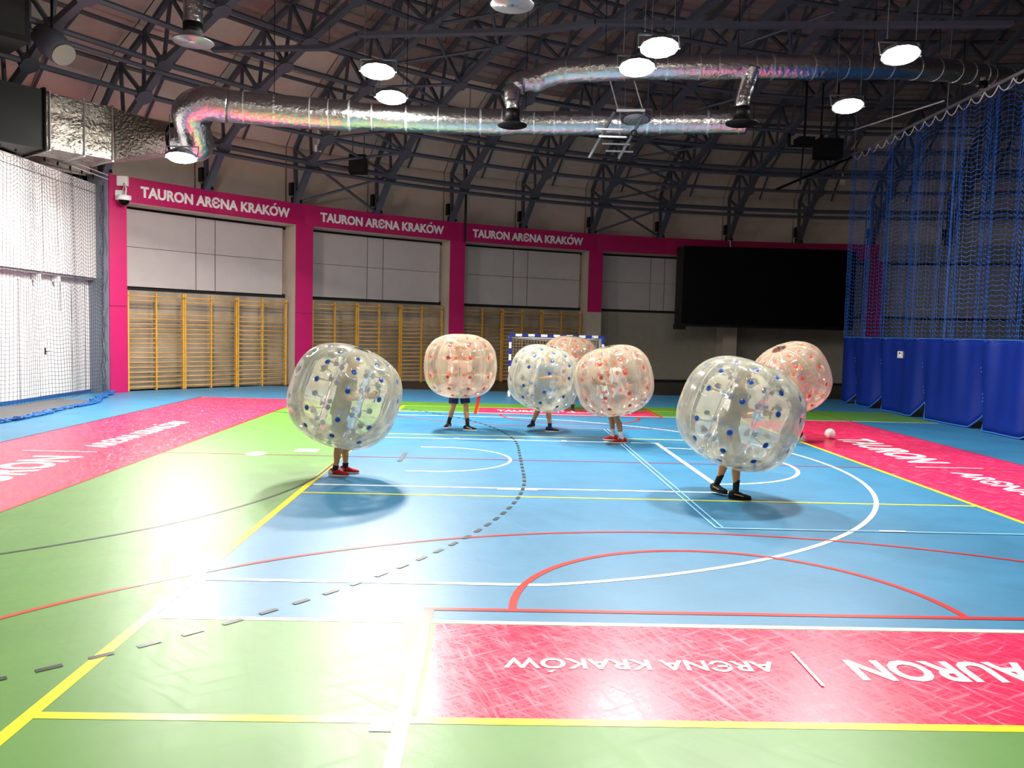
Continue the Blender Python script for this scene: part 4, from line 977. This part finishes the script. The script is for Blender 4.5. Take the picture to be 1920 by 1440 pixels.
    # shirt and shorts
    b = MB(); b.loft([(P+s*t, l*w, f*d) for t, w, d in ((-0.05,0.187,0.142),(0.05,0.18,0.136),(0.2,0.166,0.130),(0.32,0.178,0.138),(0.42,0.192,0.14),(0.49,0.182,0.124),(0.535,0.118,0.098),(0.55,0.085,0.085))], 18)
    for sd in (1, -1):
        S = P+s*0.465+l*sd*0.178; E = S+f*0.10+l*sd*0.035-s*0.255
        b.tube([S-l*sd*0.06, S, S.lerp(E, 0.3), S.lerp(E, 0.75)], [0.075,0.074,0.070,0.068], 12)
    link('shirt', remesh(b, 'shirt', shirt, 0.013, 2), o)
    b = MB(); b.loft([(P+s*t, l*w, f*d) for t, w, d in ((-0.10,0.17,0.135),(0.0,0.182,0.138),(0.08,0.175,0.13))], 18)
    for hip, kn, ank, fd, fz in legs: b.tube([hip+s*0.03, hip.lerp(kn, 0.3), hip.lerp(kn, 0.6), hip.lerp(kn, 0.84)], [0.108,0.112,0.108,0.106], 14)
    link('shorts', remesh(b, 'shorts', shorts, 0.013, 2), o)
    for hip, kn, ank, fd, fz in legs:
        up_ = (kn-ank).normalized(); b = MB(); b.tube([ank-Vector((0,0,0.05)), ank, ank+up_*sockh*0.5, ank+up_*sockh], [0.041,0.042,0.043,0.047], 14); b.build('sock', sock, o, smooth=True)
        r_ = math.radians(fd); d = Vector((math.cos(r_), math.sin(r_), 0)); w = Vector((-d.y, d.x, 0)); c = Vector((ank.x, ank.y, fz)); pit = 0.0
        b = MB(); U = Vector((0,0,1))
        b.loft([(c+d*t+U*h, w*wd, U*hh) for t, h, wd, hh in ((-0.095,0.055,0.018,0.028),(-0.085,0.062,0.034,0.042),(-0.05,0.070,0.040,0.050),(0.0,0.072,0.042,0.052),(0.05,0.060,0.043,0.040),(0.10,0.048,0.046,0.030),(0.15,0.042,0.044,0.025),(0.19,0.036,0.030,0.018),(0.205,0.034,0.012,0.010))], 14)
        so = b.build('shoe', shoe, o, smooth=True)
        b = MB(); b.loft([(c+d*0.055+U*0.001, d*0.152, w*0.047), (c+d*0.055+U*0.018, d*0.156, w*0.050), (c+d*0.055+U*0.026, d*0.150, w*0.046)], 20); b.build('sole', sole, so, smooth=False)
        if heel: b = MB(); b.loft([(c+d*t+U*h, w*wd, U*hh) for t, h, wd, hh in ((-0.100,0.058,0.020,0.030),(-0.088,0.062,0.036,0.044),(-0.05,0.066,0.042,0.046),(-0.025,0.060,0.043,0.034))], 14); b.build('heel_cap', heel, so, smooth=True)
        b = MB()
        for q in range(4): b.beam(c+d*(0.035+0.022*q)+U*(0.098-0.009*q)-w*0.02, c+d*(0.035+0.022*q)+U*(0.098-0.009*q)+w*0.02, 0.006, 0.008)
        b.build('laces', mark or sole, so)
        if mark:
            for sd in (-1, 1): MB().beam(c+d*0.10+U*0.05+w*sd*0.047, c-d*0.02+U*0.075+w*sd*0.043, 0.004, 0.012).build('side_stripe', mark, so)
    return hands
cl = lambda n, c: mat(n, c, 0.8, var=0.06, vscale=12)
OLIVE, DGREY, NAVY, PALEB, WHT, GREY, TAN, BLK, REDC, BRN, GRN = cl('cloth_olive', (72,72,52)), cl('cloth_darkgrey', (44,48,50)), cl('cloth_navy', (24,34,78)), cl('cloth_paleblue', (110,132,148)), cl('cloth_white', (226,220,214)), cl('cloth_grey', (112,104,98)), cl('cloth_tan', (170,130,100)), cl('cloth_black', (20,20,22)), cl('shoe_red', (196,26,22)), cl('hair_brown', (62,44,30)), cl('cloth_green_grey', (46,60,50))
BEIGE = cl('cloth_beige', (214,176,158)); HAIRB = cl('hair_dark', (30,24,20)); HAIRG = cl('hair_blond', (120,98,66)); SHOEW = cl('shoe_white', (232,230,226)); YEL = cl('stripe_yellow', (214,190,110))
def sp_of(i, k=0.8): a = Vector(BALLS[i][1]).normalized(); return (a.x*k, a.y*k, 1.0)
HAND = []
HAND.append(person('player in red trainers inside the leftmost blue-dotted ball, facing right', (0.28,7.33,0.972), 0, sp_of(0), ((0.34,7.44,0,5),(0.235,7.21,0,-5)), OLIVE, GRN, SKIN, HAIRG, BLK, REDC, WHT, WHT, 0.06))
HAND.append(person('player in navy shorts inside the upright orange-dotted ball, striding right', (1.76,12.87,0.965), -68, sp_of(1), ((1.97,12.82,0,-8),(1.55,12.93,0.04,-110)), BEIGE, NAVY, SKIN, BRN, BLK, BLK, WHT, None, 0.17, WHT))
HAND.append(person('player in navy trainers inside the blue-dotted ball before the goal', (3.57,13.0,0.955), -45, sp_of(2), ((3.76,12.88,0,-5),(3.38,13.10,0.06,-120)), PALEB, DGREY, SKIN, HAIRB, NAVY, NAVY, WHT, None, 0.09))
HAND.append(person('player in red shoes and white socks inside the left-tilted orange-dotted ball, facing left', (5.02,11.45,0.96), 180, sp_of(3), ((5.09,11.34,0,188),(4.95,11.58,0.02,172)), WHT, GREY, SKIN2, HAIRB, WHT, REDC, WHT, None, 0.14))
HAND.append(person('player hidden behind others inside the orange-dotted ball in the goal mouth', (4.58,17.5,0.92), -90, sp_of(4), ((4.70,17.45,0,-85),(4.45,17.55,0,-95)), TAN, BLK, SKIN, BRN, BLK, BLK, WHT, None, 0.12))
HAND.append(person('player in black shoes and socks inside the nearest, largest blue-dotted ball', (5.69,6.33,0.962), 0, sp_of(5), ((5.62,6.50,0.03,-60),(5.79,6.17,0,-12)), DGREY, GRN, SKIN, BRN, BLK, BLK, BLK, None, 0.16, YEL))
HAND.append(person('player in white trainers inside the far-left-tilted ball beside the curtain', (9.03,12.3,0.95), 180, sp_of(6, 0.9), ((8.98,12.20,0,185),(9.10,12.42,0,170)), TAN, BLK, SKIN2, HAIRB, BLK, SHOEW, SHOEW, None, 0.08))
ball_objs = [o for o in COL.objects if o.name.startswith('bumper_ball')]
for o, hs in zip(ball_objs, HAND):
    for p, s_ in hs: MB().tube([p-s_*0.08, p, p+s_*0.08], 0.012, 8).build('hand_grip', MT['black'], o)
